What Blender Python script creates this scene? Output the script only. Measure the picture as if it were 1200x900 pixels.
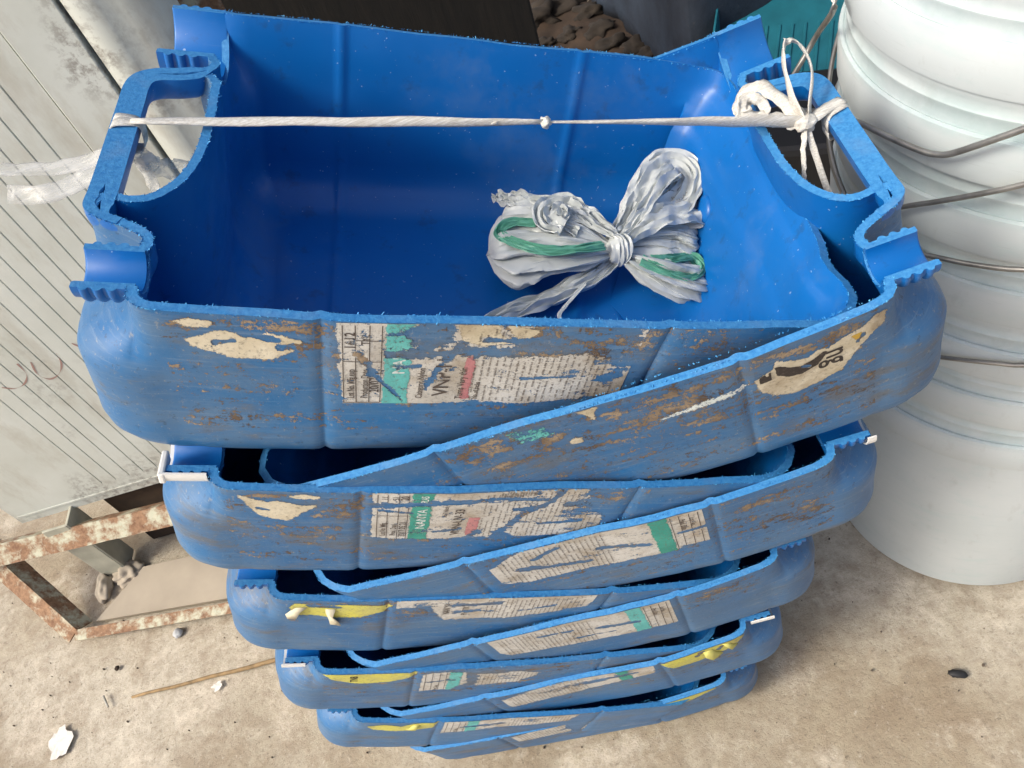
import bpy, bmesh, math, random
from mathutils import Vector, Matrix, noise
from mathutils.bvhtree import BVHTree

rad = math.radians
for o in list(bpy.data.objects):
    bpy.data.objects.remove(o)
scene = bpy.context.scene
col = scene.collection

# ------------------------------------------------------------------ camera
CAM_H, PITCH, ROLL, FPX = 0.93431, rad(48.9696), rad(22.484), 950.0
cam_d = bpy.data.cameras.new('camera')
cam = bpy.data.objects.new('camera', cam_d)
col.objects.link(cam)
cam_d.sensor_width = 36.0
cam_d.lens = FPX / 1200.0 * 36.0
cam_d.clip_start, cam_d.clip_end = 0.02, 200
FW = Vector((0, math.cos(PITCH), -math.sin(PITCH)))
UP0 = Vector((0, math.sin(PITCH), math.cos(PITCH)))
RT0 = Vector((1, 0, 0))
RT = RT0 * math.cos(ROLL) - UP0 * math.sin(ROLL)
UP = RT0 * math.sin(ROLL) + UP0 * math.cos(ROLL)
M = Matrix((RT, UP, -FW)).transposed().to_4x4()
M.translation = Vector((0, 0, CAM_H))
cam.matrix_world = M
scene.camera = cam

# ------------------------------------------------------------------ light
SUN_AZ, SUN_EL = rad(193), rad(45)      # azimuth measured from +X towards +Y
sdir = Vector((math.cos(SUN_AZ) * math.cos(SUN_EL), math.sin(SUN_AZ) * math.cos(SUN_EL), math.sin(SUN_EL)))
world = bpy.data.worlds.new('World')
scene.world = world
world.use_nodes = True
wn = world.node_tree.nodes
wl = world.node_tree.links
sky = wn.new('ShaderNodeTexSky')
sky.sky_type = 'NISHITA'
sky.sun_disc = False
sky.sun_elevation = SUN_EL
sky.sun_rotation = math.pi / 2 - SUN_AZ
sky.dust_density = 5.0
sky.air_density = 0.8
sky.ozone_density = 0.4
bg = wn['Background']
bg.inputs['Strength'].default_value = 0.115
wl.new(sky.outputs[0], bg.inputs['Color'])
sun_d = bpy.data.lights.new('sun', 'SUN')
sun_d.energy = 1.3
sun_d.angle = rad(16)
sun_d.color = (1.0, 0.975, 0.88)
sun = bpy.data.objects.new('sun', sun_d)
col.objects.link(sun)
sun.rotation_euler = sdir.to_track_quat('Z', 'Y').to_euler()
sun.location = sdir * 5
scene.view_settings.view_transform = 'Standard'
scene.view_settings.look = 'None'
scene.view_settings.gamma = 1
scene.view_settings.exposure = 0.92
scene.view_settings.use_curve_mapping = False

# ------------------------------------------------------------------ helpers
def ray(px, py):
    return (FW + RT * ((px - 600) / FPX) - UP * ((py - 450) / FPX))
CAM = Vector((0, 0, CAM_H))
def on_z(px, py, z=0.0):
    d = ray(px, py)
    return CAM + d * ((z - CAM_H) / d.z)

def tag(o, label=None, cat=None, group=None, kind=None):
    if label: o['label'] = label
    if cat: o['category'] = cat
    if group: o['group'] = group
    if kind: o['kind'] = kind
    return o
def empty(name, label=None, cat=None, group=None, mat=None):
    o = bpy.data.objects.new(name, None)
    o.empty_display_size = 0.02
    col.objects.link(o)
    if mat is not None: o.matrix_world = mat
    return tag(o, label, cat, group)
def obj(name, me, mats=None, parent=None, smooth=False):
    if mats is not None:
        me.materials.clear()
        for m in (mats if isinstance(mats, (list, tuple)) else [mats]): me.materials.append(m)
    if smooth:
        me.polygons.foreach_set('use_smooth', [True] * len(me.polygons))
    o = bpy.data.objects.new(name, me)
    col.objects.link(o)
    if parent is not None: o.parent = parent
    return o
def mesh(name, v, f):
    me = bpy.data.meshes.new(name)
    me.from_pydata([tuple(p) for p in v], [], f)
    me.update()
    return me
def bm_mesh(name, bm):
    me = bpy.data.meshes.new(name)
    bm.normal_update()
    bm.to_mesh(me)
    bm.free()
    return me
def esplit(o, ang=38):
    m = o.modifiers.new('split', 'EDGE_SPLIT')
    m.split_angle = rad(ang)
def solid(o, th, off=0.0):
    m = o.modifiers.new('thick', 'SOLIDIFY')
    m.thickness = th
    m.offset = off
    return m
def box_bm(bm, c, s, rot=None, bevel=0.0):
    r = bmesh.ops.create_cube(bm, size=1.0)
    vs = r['verts']
    for v in vs:
        v.co = Vector((v.co.x * s[0], v.co.y * s[1], v.co.z * s[2]))
    if bevel:
        es = list({e for v in vs for e in v.link_edges})
        rr = bmesh.ops.bevel(bm, geom=es, offset=bevel, segments=2, affect='EDGES', profile=0.5)
        vs = list({v for v in rr['verts']} | {v for v in vs if v.is_valid})
    for v in vs:
        if rot is not None: v.co = rot @ v.co
        v.co += Vector(c)
def catmull(P, n, closed=False):
    P = [Vector(p) for p in P]
    out = []
    N = len(P)
    for i in range(N if closed else N - 1):
        if closed:
            a, b, c, d = P[i - 1], P[i], P[(i + 1) % N], P[(i + 2) % N]
        else:
            a = P[i - 1] if i else P[0] * 2 - P[1]
            b, c = P[i], P[i + 1]
            d = P[i + 2] if i + 2 < N else P[-1] * 2 - P[-2]
        for k in range(n):
            t = k / n
            out.append(0.5 * ((2 * b) + (c - a) * t + (2 * a - 5 * b + 4 * c - d) * t * t + (3 * b - a - 3 * c + d) * t ** 3))
    if not closed: out.append(P[-1])
    return out
def tube_mesh(name, P, r, n=8, cap=True, rf=None, flat=None):
    v, f = [], []
    up = Vector((0.13, 0.21, 0.97))
    for i, p in enumerate(P):
        t = (P[min(i + 1, len(P) - 1)] - P[max(i - 1, 0)]).normalized()
        a = t.cross(up)
        if a.length < 0.05: a = t.cross(Vector((1, 0, 0)))
        a.normalize()
        b = t.cross(a)
        rr = r * (rf(i / (len(P) - 1)) if rf else 1)
        for k in range(n):
            q = 2 * math.pi * k / n
            if flat:
                tw_ = flat[2] * i / (len(P) - 1)
                ca_, sa_ = math.cos(q) * flat[0] * (1 + 0.16 * math.cos(3 * q + i)), math.sin(q) * flat[1]
                v.append(p + (a * (ca_ * math.cos(tw_) - sa_ * math.sin(tw_)) + b * (ca_ * math.sin(tw_) + sa_ * math.cos(tw_))) * rr)
                continue
            v.append(p + (a * math.cos(q) + b * math.sin(q)) * rr)
    for i in range(len(P) - 1):
        for k in range(n):
            f.append((i * n + k, i * n + (k + 1) % n, (i + 1) * n + (k + 1) % n, (i + 1) * n + k))
    if cap:
        f.append(tuple(range(n - 1, -1, -1)))
        f.append(tuple((len(P) - 1) * n + k for k in range(n)))
    return mesh(name, v, f)

# ------------------------------------------------------------------ materials
class NB:
    def __init__(s, name):
        s.m = bpy.data.materials.new(name)
        s.m.use_nodes = True
        s.t = s.m.node_tree
        s.n = s.t.nodes
        s.p = s.n['Principled BSDF']
        s.co = s.n.new('ShaderNodeTexCoord').outputs['Object']
    def set(s, sock, v):
        if hasattr(v, 'is_linked') or hasattr(v, 'links'): s.t.links.new(v, sock)
        else: sock.default_value = v
    def pin(s, **k):
        for a, v in k.items(): s.set(s.p.inputs[a.replace('_', ' ')], v)
    def mapping(s, sc=(1, 1, 1), loc=(0, 0, 0), rot=(0, 0, 0), co=None):
        n = s.n.new('ShaderNodeMapping')
        s.set(n.inputs['Vector'], co or s.co)
        n.inputs['Scale'].default_value = sc
        s.set(n.inputs['Location'], loc)
        n.inputs['Rotation'].default_value = rot
        return n.outputs[0]
    def noise(s, scale, detail=4, rough=0.55, co=None, dist=0.0):
        n = s.n.new('ShaderNodeTexNoise')
        s.set(n.inputs['Vector'], co or s.co)
        n.inputs['Scale'].default_value = scale
        n.inputs['Detail'].default_value = detail
        n.inputs['Roughness'].default_value = rough
        n.inputs['Distortion'].default_value = dist
        return n.outputs[0]
    def vor(s, scale, co=None, feat='F1'):
        n = s.n.new('ShaderNodeTexVoronoi')
        s.set(n.inputs['Vector'], co or s.co)
        n.inputs['Scale'].default_value = scale
        n.feature = feat
        return n.outputs[0]
    def ramp(s, f, a, b, lo=0.0, hi=1.0):
        n = s.n.new('ShaderNodeMapRange')
        s.set(n.inputs[0], f)
        n.inputs[1].default_value, n.inputs[2].default_value = a, b
        n.inputs[3].default_value, n.inputs[4].default_value = lo, hi
        return n.outputs[0]
    def mix(s, f, a, b):
        n = s.n.new('ShaderNodeMix')
        n.data_type = 'RGBA'
        s.set(n.inputs[0], f)
        s.set(n.inputs[6], a if not isinstance(a, tuple) else (*a, 1))
        s.set(n.inputs[7], b if not isinstance(b, tuple) else (*b, 1))
        return n.outputs[2]
    def math(s, op, a, b=0.0):
        n = s.n.new('ShaderNodeMath')
        n.operation = op
        s.set(n.inputs[0], a)
        s.set(n.inputs[1], b)
        return n.outputs[0]
    def bump(s, h, strength=0.3, dist=0.002):
        n = s.n.new('ShaderNodeBump')
        n.inputs['Strength'].default_value = strength
        n.inputs['Distance'].default_value = dist
        s.set(n.inputs['Height'], h)
        s.set(s.p.inputs['Normal'], n.outputs[0])
    def sep(s, co=None):
        n = s.n.new('ShaderNodeSeparateXYZ')
        s.set(n.inputs[0], co or s.co)
        return n.outputs
    def orand(s, k=7.0):
        n = s.n.new('ShaderNodeObjectInfo')
        c = s.n.new('ShaderNodeCombineXYZ')
        v = s.math('MULTIPLY', n.outputs['Random'], k)
        for i in range(3): s.set(c.inputs[i], v)
        return c.outputs[0]

def mat_plain(name, c, rough=0.6, var=0.0, vscale=40, metal=0.0, bump=0.0):
    b = NB(name)
    c = tuple(c)
    if var:
        n = b.noise(vscale, 5)
        b.pin(Base_Color=b.mix(b.ramp(n, 0.3, 0.7), tuple(x * (1 - var) for x in c), tuple(min(1, x * (1 + var)) for x in c)))
        if bump: b.bump(n, bump, 0.001)
    else: b.pin(Base_Color=(*c, 1))
    b.pin(Roughness=rough, Metallic=metal)
    return b.m

def mat_blue_outer():
    b = NB('blue_plastic_worn_outside')
    off = b.orand()
    co = b.mapping(loc=off)
    low = b.noise(9, 3, co=co)
    base = b.mix(b.ramp(low, 0.35, 0.65), (0.006, 0.107, 0.285), (0.014, 0.140, 0.345))
    # dusty film
    dust = b.noise(16, 8, 0.68, co=b.mapping((1, 1, 1.8), off))
    base = b.mix(b.ramp(dust, 0.38, 0.64, 0.05, 0.62), base, (0.125, 0.185, 0.25))
    # scuffs running along the wall
    sc = b.noise(7, 9, 0.75, co=b.mapping((3, 3, 60), off, (0, rad(4), 0)))
    base = b.mix(b.ramp(sc, 0.53, 0.66, 0, 0.5), base, (0.17, 0.25, 0.35))
    sc2 = b.noise(9, 9, 0.8, co=b.mapping((60, 60, 4), off, (0, rad(24), 0)))
    base = b.mix(b.ramp(sc2, 0.60, 0.68, 0, 0.35), base, (0.24, 0.33, 0.43))
    # brown grime
    gr = b.noise(13, 9, 0.74, co=b.mapping((1, 1, 2.2), off))
    base = b.mix(b.ramp(gr, 0.53, 0.64, 0, 0.62), base, (0.13, 0.112, 0.082))
    fine = b.noise(320, 4, 0.75)
    base = b.mix(b.ramp(fine, 0.60, 0.68, 0, 0.5), base, (0.27, 0.27, 0.25))
    base = b.mix(b.ramp(b.noise(240, 4, 0.75, co=b.mapping(loc=(3, 3, 3))), 0.60, 0.68, 0, 0.45), base, (0.02, 0.03, 0.05))
    b.pin(Base_Color=base, Roughness=b.ramp(dust, 0.35, 0.68, 0.38, 0.66))
    b.p.inputs['Specular IOR Level'].default_value = 0.42
    b.bump(b.math('ADD', b.math('MULTIPLY', sc, 0.8), b.math('ADD', b.noise(120, 5), b.math('MULTIPLY', low, 2.5))), 0.2, 0.0012)
    return b.m
def mat_blue_inner():
    b = NB('blue_plastic_clean_inside')
    low = b.noise(7, 3)
    base = b.mix(b.ramp(low, 0.3, 0.7), (0.002, 0.108, 0.375), (0.004, 0.134, 0.44))
    sp = b.noise(330, 2, 0.6)
    base = b.mix(b.ramp(sp, 0.715, 0.745, 0, 0.6), base, (0.35, 0.45, 0.6))
    gr = b.noise(60, 6, 0.7)
    base = b.mix(b.ramp(gr, 0.58, 0.68, 0, 0.45), base, (0.015, 0.06, 0.16))
    res = b.noise(11, 9, 0.72, co=b.mapping(loc=(2, 6, 1)))
    base = b.mix(b.ramp(res, 0.54, 0.68, 0, 0.30), base, (0.09, 0.17, 0.33))
    hs = b.noise(8, 9, 0.8, co=b.mapping((3, 40, 40), (1, 2, 3), (0, 0, rad(8))))
    base = b.mix(b.ramp(hs, 0.61, 0.70, 0, 0.25), base, (0.12, 0.24, 0.50))
    b.pin(Base_Color=base, Roughness=b.math('ADD', b.ramp(b.noise(30, 5), 0.35, 0.65, 0.29, 0.42), b.ramp(res, 0.5, 0.7, 0, 0.25)))
    b.p.inputs['Specular IOR Level'].default_value = 0.45
    b.bump(b.math('ADD', b.noise(55, 4), b.math('MULTIPLY', low, 2)), 0.08, 0.0012)
    return b.m
def mat_blue_cut():
    b = NB('blue_plastic_sawn_edge')
    n = b.noise(420, 4, 0.7)
    n2 = b.noise(50, 4)
    base = b.mix(b.ramp(n, 0.3, 0.7), (0.012, 0.155, 0.42), (0.06, 0.28, 0.56))
    base = b.mix(b.ramp(n2, 0.55, 0.75, 0, 0.35), base, (0.16, 0.27, 0.42))
    b.pin(Base_Color=base, Roughness=0.62)
    b.bump(n, 0.55, 0.0008)
    return b.m
def mat_burr():
    b = NB('blue_shavings')
    n = b.noise(90, 2)
    b.pin(Base_Color=b.mix(b.ramp(n, 0.35, 0.65), (0.02, 0.22, 0.55), (0.10, 0.42, 0.72)), Roughness=0.6)
    return b.m

def mat_decal(name, ca, cb, amp=2.6, stain=None, rough=0.75, streak=1.15):
    """print or paper left on a scraped wall: the attribute 'cov' says how much is left"""
    b = NB(name)
    at = b.n.new('ShaderNodeAttribute')
    at.attribute_name = 'cov'
    n1 = b.noise(170, 9, 0.78)
    n2 = b.noise(60, 5, 0.6, co=b.mapping((0.7, 1, 3.6), (0.3, 0, 0), (0, rad(5), 0)))
    v = b.math('ADD', at.outputs['Fac'], b.math('MULTIPLY', b.math('SUBTRACT', n1, 0.5), amp))
    v = b.math('ADD', v, b.math('MULTIPLY', b.math('SUBTRACT', n2, 0.5), streak * 2))
    v = b.math('ADD', v, b.math('MULTIPLY', b.math('SUBTRACT', b.noise(650, 5, 0.8), 0.5), amp * 0.7))
    a = b.ramp(v, 0.42, 0.56)
    base = b.mix(b.ramp(b.noise(45, 6, 0.65), 0.38, 0.62), ca, cb)
    if stain:
        base = b.mix(b.ramp(b.noise(28, 6, 0.65, co=b.mapping(loc=(4, 2, 1))), 0.50, 0.64, 0, 0.8), base, stain)
    base = b.mix(b.ramp(b.noise(480, 5, 0.75), 0.53, 0.66, 0, 0.55), base, (0.13, 0.11, 0.09))
    b.pin(Base_Color=base, Roughness=rough, Alpha=a)
    b.bump(v, 0.25, 0.0006)
    return b.m

def mat_rust():
    b = NB('rusty_painted_steel')
    n = b.noise(38, 8, 0.68)
    n2 = b.noise(160, 5, 0.7)
    rust = b.mix(b.ramp(n2, 0.3, 0.7), (0.13, 0.06, 0.03), (0.34, 0.20, 0.11))
    paint = b.mix(b.ramp(n2, 0.35, 0.7), (0.52, 0.49, 0.36), (0.40, 0.42, 0.32))
    b.pin(Base_Color=b.mix(b.ramp(n, 0.47, 0.60), rust, paint), Roughness=0.8)
    b.bump(b.math('ADD', n, b.math('MULTIPLY', n2, 0.5)), 0.4, 0.0015)
    return b.m
def mat_cabinet():
    b = NB('grey_white_enamel')
    n = b.noise(11, 6, 0.6)
    c = b.mix(b.ramp(n, 0.3, 0.7), (0.50, 0.515, 0.455), (0.60, 0.62, 0.57))
    st = b.noise(16, 8, 0.72, co=b.mapping((1, 1, 0.35), (3, 1, 2)))
    c = b.mix(b.ramp(st, 0.50, 0.66, 0, 0.5), c, (0.34, 0.30, 0.23))
    sp = b.noise(110, 4, 0.7)
    patch = b.ramp(b.noise(5.5, 3, co=b.mapping(loc=(0.4, 0, 0.35))), 0.54, 0.64)
    c = b.mix(b.math('MULTIPLY', b.ramp(sp, 0.46, 0.62, 0, 0.8), patch), c, (0.21, 0.19, 0.165))
    b.pin(Base_Color=c, Roughness=0.55)
    b.bump(b.noise(35, 5), 0.12, 0.002)
    return b.m
def mat_ground():
    b = NB('worn_concrete')
    big = b.noise(2.3, 6, 0.6, co=b.mapping(loc=(3.1, 0.4, 0)))
    c = b.mix(b.ramp(big, 0.38, 0.62), (0.38, 0.32, 0.225), (0.58, 0.53, 0.43))
    med = b.noise(8, 9, 0.72)
    c = b.mix(b.ramp(med, 0.49, 0.62, 0, 0.62), c, (0.27, 0.205, 0.135))
    pale = b.noise(7, 10, 0.72, co=b.mapping(loc=(8, 2, 0)))
    c = b.mix(b.ramp(pale, 0.51, 0.62, 0, 0.75), c, (0.66, 0.59, 0.475))
    fine = b.noise(60, 9, 0.8)
    c = b.mix(b.ramp(fine, 0.40, 0.62, 0, 0.55), c, (0.25, 0.19, 0.13))
    gr = b.noise(210, 6, 0.75)
    c = b.mix(b.ramp(gr, 0.56, 0.66, 0, 0.6), c, (0.15, 0.115, 0.08))
    wh = b.noise(130, 6, 0.75, co=b.mapping(loc=(1, 5, 2)))
    c = b.mix(b.ramp(wh, 0.60, 0.70, 0, 0.4), c, (0.70, 0.64, 0.54))
    b.pin(Base_Color=c, Roughness=0.92)
    b.bump(b.math('ADD', b.math('MULTIPLY', med, 1.5), b.math('ADD', fine, b.math('MULTIPLY', gr, 0.4))), 0.7, 0.004)
    return b.m
def mat_bucket():
    b = NB('white_pail_plastic')
    n = b.noise(9, 4)
    c = b.mix(b.ramp(n, 0.3, 0.7), (0.52, 0.575, 0.58), (0.59, 0.635, 0.64))
    st = b.noise(26, 7, 0.7, co=b.mapping((1, 1, 2.5), b.orand(3)))
    c = b.mix(b.ramp(st, 0.54, 0.70, 0, 0.24), c, (0.40, 0.56, 0.55))
    sp = b.noise(60, 5, 0.7, co=b.mapping((1, 1, 0.5), b.orand(5)))
    c = b.mix(b.ramp(sp, 0.58, 0.72, 0, 0.24), c, (0.34, 0.35, 0.33))
    zz = b.sep()[2]
    band = b.math('MULTIPLY', b.ramp(zz, 0.303, 0.309), b.ramp(zz, 0.332, 0.322))
    c = b.mix(b.math('MULTIPLY', band, b.ramp(b.noise(18, 7, 0.7, co=b.mapping(loc=b.orand(9))), 0.38, 0.62, 0.08, 0.5)), c, (0.30, 0.42, 0.42))
    scr = b.noise(12, 9, 0.8, co=b.mapping((2, 2, 40), b.orand(4), (0.1, 0, 0)))
    c = b.mix(b.ramp(scr, 0.58, 0.68, 0, 0.35), c, (0.36, 0.40, 0.39))
    b.pin(Base_Color=c, Roughness=b.ramp(st, 0.3, 0.7, 0.38, 0.55))
    b.p.inputs['Subsurface Weight'].default_value = 0.12
    b.p.inputs['Subsurface Radius'].default_value = (0.01, 0.01, 0.01)
    b.bump(b.noise(40, 4), 0.05, 0.001)
    return b.m
def mat_film(name, c, tr=0.35, rough=0.45, crease=70):
    b = NB(name)
    n = b.noise(120, 4, 0.6)
    wv = b.n.new('ShaderNodeVectorMath')
    wv.operation = 'ADD'
    b.set(wv.inputs[0], b.mapping((1, 1, 1)))
    wn_ = b.n.new('ShaderNodeTexNoise')
    wn_.inputs['Scale'].default_value = 35
    b.set(wn_.inputs['Vector'], b.co)
    wsc = b.n.new('ShaderNodeVectorMath')
    wsc.operation = 'SCALE'
    wsc.inputs['Scale'].default_value = 0.03
    b.set(wsc.inputs[0], wn_.outputs['Color'])
    b.set(wv.inputs[1], wsc.outputs[0])
    cr = b.math('ADD', b.vor(crease, wv.outputs[0]), b.math('MULTIPLY', b.vor(crease * 2.3, wv.outputs[0]), 0.5))
    n = b.math('ADD', n, b.math('MULTIPLY', cr, 1.2))
    b.pin(Base_Color=b.mix(b.ramp(n, 0.6, 1.6), tuple(x * 0.95 for x in c), c), Roughness=rough)
    tl = b.n.new('ShaderNodeBsdfTranslucent')
    tl.inputs['Color'].default_value = (*c, 1)
    mx = b.n.new('ShaderNodeMixShader')
    mx.inputs[0].default_value = tr
    b.t.links.new(b.p.outputs[0], mx.inputs[1])
    b.t.links.new(tl.outputs[0], mx.inputs[2])
    b.t.links.new(mx.outputs[0], b.n['Material Output'].inputs['Surface'])
    b.bump(n, 0.22, 0.0025)
    return b.m
def mat_clear_strip():
    b = NB('clear_plastic_strip')
    b.pin(Base_Color=(0.62, 0.62, 0.59, 1), Roughness=0.3, Alpha=b.ramp(b.noise(40, 4, co=b.mapping((1, 6, 6))), 0.38, 0.62, 0.14, 0.5))
    return b.m
def mat_dark():
    b = NB('dark_stained_timber')
    n = b.noise(12, 7, 0.7, co=b.mapping((5, 5, 0.6)))
    b.pin(Base_Color=b.mix(b.ramp(n, 0.35, 0.75), (0.003, 0.0027, 0.0024), (0.014, 0.011, 0.008)), Roughness=0.8)
    b.bump(n, 0.4, 0.003)
    return b.m
def mat_bluewall():
    b = NB('dark_blue_painted_plaster')
    n = b.noise(14, 8, 0.7)
    n2 = b.noise(60, 6, 0.7)
    c = b.mix(b.ramp(n, 0.35, 0.7), (0.014, 0.02, 0.033), (0.03, 0.045, 0.07))
    c = b.mix(b.ramp(n2, 0.62, 0.74, 0, 0.6), c, (0.10, 0.10, 0.10))
    b.pin(Base_Color=c, Roughness=0.7)
    b.bump(b.math('ADD', n, n2), 0.4, 0.004)
    return b.m

MO, MI, MC, MB_ = mat_blue_outer(), mat_blue_inner(), mat_blue_cut(), mat_burr()
M_PAPER = mat_decal('label_paper', (0.60, 0.585, 0.54), (0.50, 0.475, 0.42), stain=(0.36, 0.30, 0.22))
M_TEAL = mat_decal('label_teal_band', (0.10, 0.42, 0.40), (0.14, 0.50, 0.47))
M_GREEN = mat_decal('label_green_band', (0.03, 0.27, 0.21), (0.05, 0.33, 0.26))
M_PINK = mat_decal('label_red_band', (0.42, 0.13, 0.15), (0.50, 0.22, 0.22))
M_INK = mat_decal('label_ink', (0.06, 0.045, 0.04), (0.10, 0.075, 0.06))
M_WINK = mat_decal('label_white_ink', (0.72, 0.75, 0.72), (0.62, 0.68, 0.66))
M_CREAM = mat_decal('sticker_cream_paper', (0.66, 0.60, 0.46), (0.52, 0.45, 0.31), amp=1.5, stain=(0.34, 0.26, 0.16), streak=0.3)
M_SINK = mat_decal('sticker_black_ink', (0.025, 0.018, 0.015), (0.04, 0.03, 0.025), amp=1.0, streak=0.2)
M_YEL = mat_decal('sticker_yellow_paper', (0.62, 0.58, 0.10), (0.50, 0.47, 0.14), amp=1.4, stain=(0.36, 0.31, 0.12), streak=0.3)
M_MUD = mat_decal('dried_mud_and_glue', (0.36, 0.28, 0.19), (0.17, 0.115, 0.07), amp=4.6, stain=(0.075, 0.05, 0.035), rough=0.95, streak=1.3)
M_RUST, M_CAB, M_GROUND, M_PAIL = mat_rust(), mat_cabinet(), mat_ground(), mat_bucket()
M_WIRE = mat_plain('galvanised_wire', (0.30, 0.29, 0.27), 0.42, 0.3, 60, metal=0.75)
def mat_twine():
    b = NB('white_plastic_twine')
    n = b.noise(9, 8, 0.75, co=b.mapping((2, 160, 160), rot=(0, 0, rad(10))))
    n2 = b.noise(60, 5, 0.7)
    c = b.mix(b.ramp(n, 0.40, 0.60), (0.52, 0.49, 0.42), (0.78, 0.77, 0.72))
    c = b.mix(b.ramp(n2, 0.54, 0.68, 0, 0.4), c, (0.48, 0.42, 0.32))
    b.pin(Base_Color=c, Roughness=0.38)
    b.bump(n, 0.6, 0.0012)
    return b.m
M_TWINE = mat_twine()
M_BAG = mat_film('white_plastic_film', (0.68, 0.71, 0.69), 0.2, 0.3)
M_BAGG = mat_film('green_plastic_film', (0.17, 0.50, 0.36), 0.3, 0.3)
M_CLEAR = mat_clear_strip()
M_DARK, M_BWALL = mat_dark(), mat_bluewall()
M_TAPE = mat_plain('white_ptfe_tape', (0.78, 0.77, 0.73), 0.5, 0.08, 80)
M_TEALP = mat_plain('teal_plastic', (0.012, 0.125, 0.165), 0.4, 0.2, 20)
M_BLACKP = mat_plain('black_rubber', (0.012, 0.012, 0.013), 0.6)
M_STICK = mat_plain('dry_cane', (0.27, 0.18, 0.085), 0.8, 0.35, 90, bump=0.3)
M_STONE = mat_plain('shaded_broken_plaster', (0.028, 0.021, 0.015), 0.95, 0.5, 30, bump=0.6)  # plaster colour darkened to stand in for shade from a roof
M_SOIL = mat_plain('shaded_brown_soil', (0.036, 0.022, 0.013), 0.95, 0.5, 25, bump=0.6)  # soil brown with the roof's shade put into the colour
M_WHITEBIT = mat_plain('white_paper_scrap', (0.68, 0.65, 0.59), 0.9, 0.2, 120)
M_GREYMET = mat_plain('painted_steel_leg', (0.40, 0.39, 0.31), 0.6, 0.25, 30, bump=0.2)
M_DUST = mat_plain('settled_cement_dust', (0.40, 0.345, 0.27), 0.95, 0.12, 14, bump=0.25)

# ------------------------------------------------------------------ ground
def build_ground():
    bm = bmesh.new()
    bmesh.ops.create_grid(bm, x_segments=160, y_segments=160, size=1.6)
    for v in bm.verts:
        p = v.co + Vector((-0.1, 1.0, 0))
        v.co = p
        d = max(0, 1 - abs(v.co.x + 0.1) / 1.6) * max(0, 1 - abs(v.co.y - 1) / 1.6)
        k = min(1, d * 8)
        v.co.z = -0.0035 + k * (0.0025 * noise.noise(p * 6) + 0.0012 * noise.noise(p * 22))
        v.co.z = min(v.co.z, 0.0)
    # reach far beyond the frame
    ring = [e for e in bm.edges if e.is_boundary]
    r = bmesh.ops.extrude_edge_only(bm, edges=ring)
    for v in [g for g in r['geom'] if isinstance(g, bmesh.types.BMVert)]:
        v.co.x = -0.1 + (v.co.x + 0.1) * 15
        v.co.y = 1.0 + (v.co.y - 1.0) * 15
    o = obj('ground', bm_mesh('ground', bm), M_GROUND, smooth=True)
    tag(o, kind='structure')
build_ground()

# ------------------------------------------------------------------ the sawn jerrycan halves (numbers in millimetres: u from head to base, v front to back, d depth)
L2 = 178.5
C1, C2 = 106.5, 263.0
TH = 4.4
RB = 32.0
NV, NR, NU = -106.0, 11.6, 30.0        # small vent neck
SV, SR, SU = 103.0, 27.0, 36.0         # spout neck
def interp(x, tab):
    if x <= tab[0][0]: return tab[0][1]
    for (a, b), (c, d) in zip(tab, tab[1:]):
        if x <= c: return b + (d - b) * (x - a) / (c - a)
    return tab[-1][1]
def sstep(a, b, x):
    t = min(1, max(0, (x - a) / (b - a)))
    return t * t * (3 - 2 * t)
HW = [(36, 128.5), (60, 129.6), (C1, 130.8), (160, 129.6), (200, 128.6), (C2, 126.5), (300, 124.5), (345, 121.5)]
def hw(u): return interp(u, HW)
def depth(u): return interp(u, [(0, 125), (150, 122.5), (250, 113), (345, 102)])
def crease(u): return 1.5 * (math.exp(-((u - C1) / 2.4) ** 2) + math.exp(-((u - C2) / 2.4) ** 2))
WALLU = [342, 330, 315, 300, 285, 275, 270, 267, 265, 263, 261, 259, 256, 250, 235, 215, 195, 175, 155, 140, 127, 118, 113, 110, 108, 106.5, 105, 103, 100, 94, 84, 72, 60, 50, 43]

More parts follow.
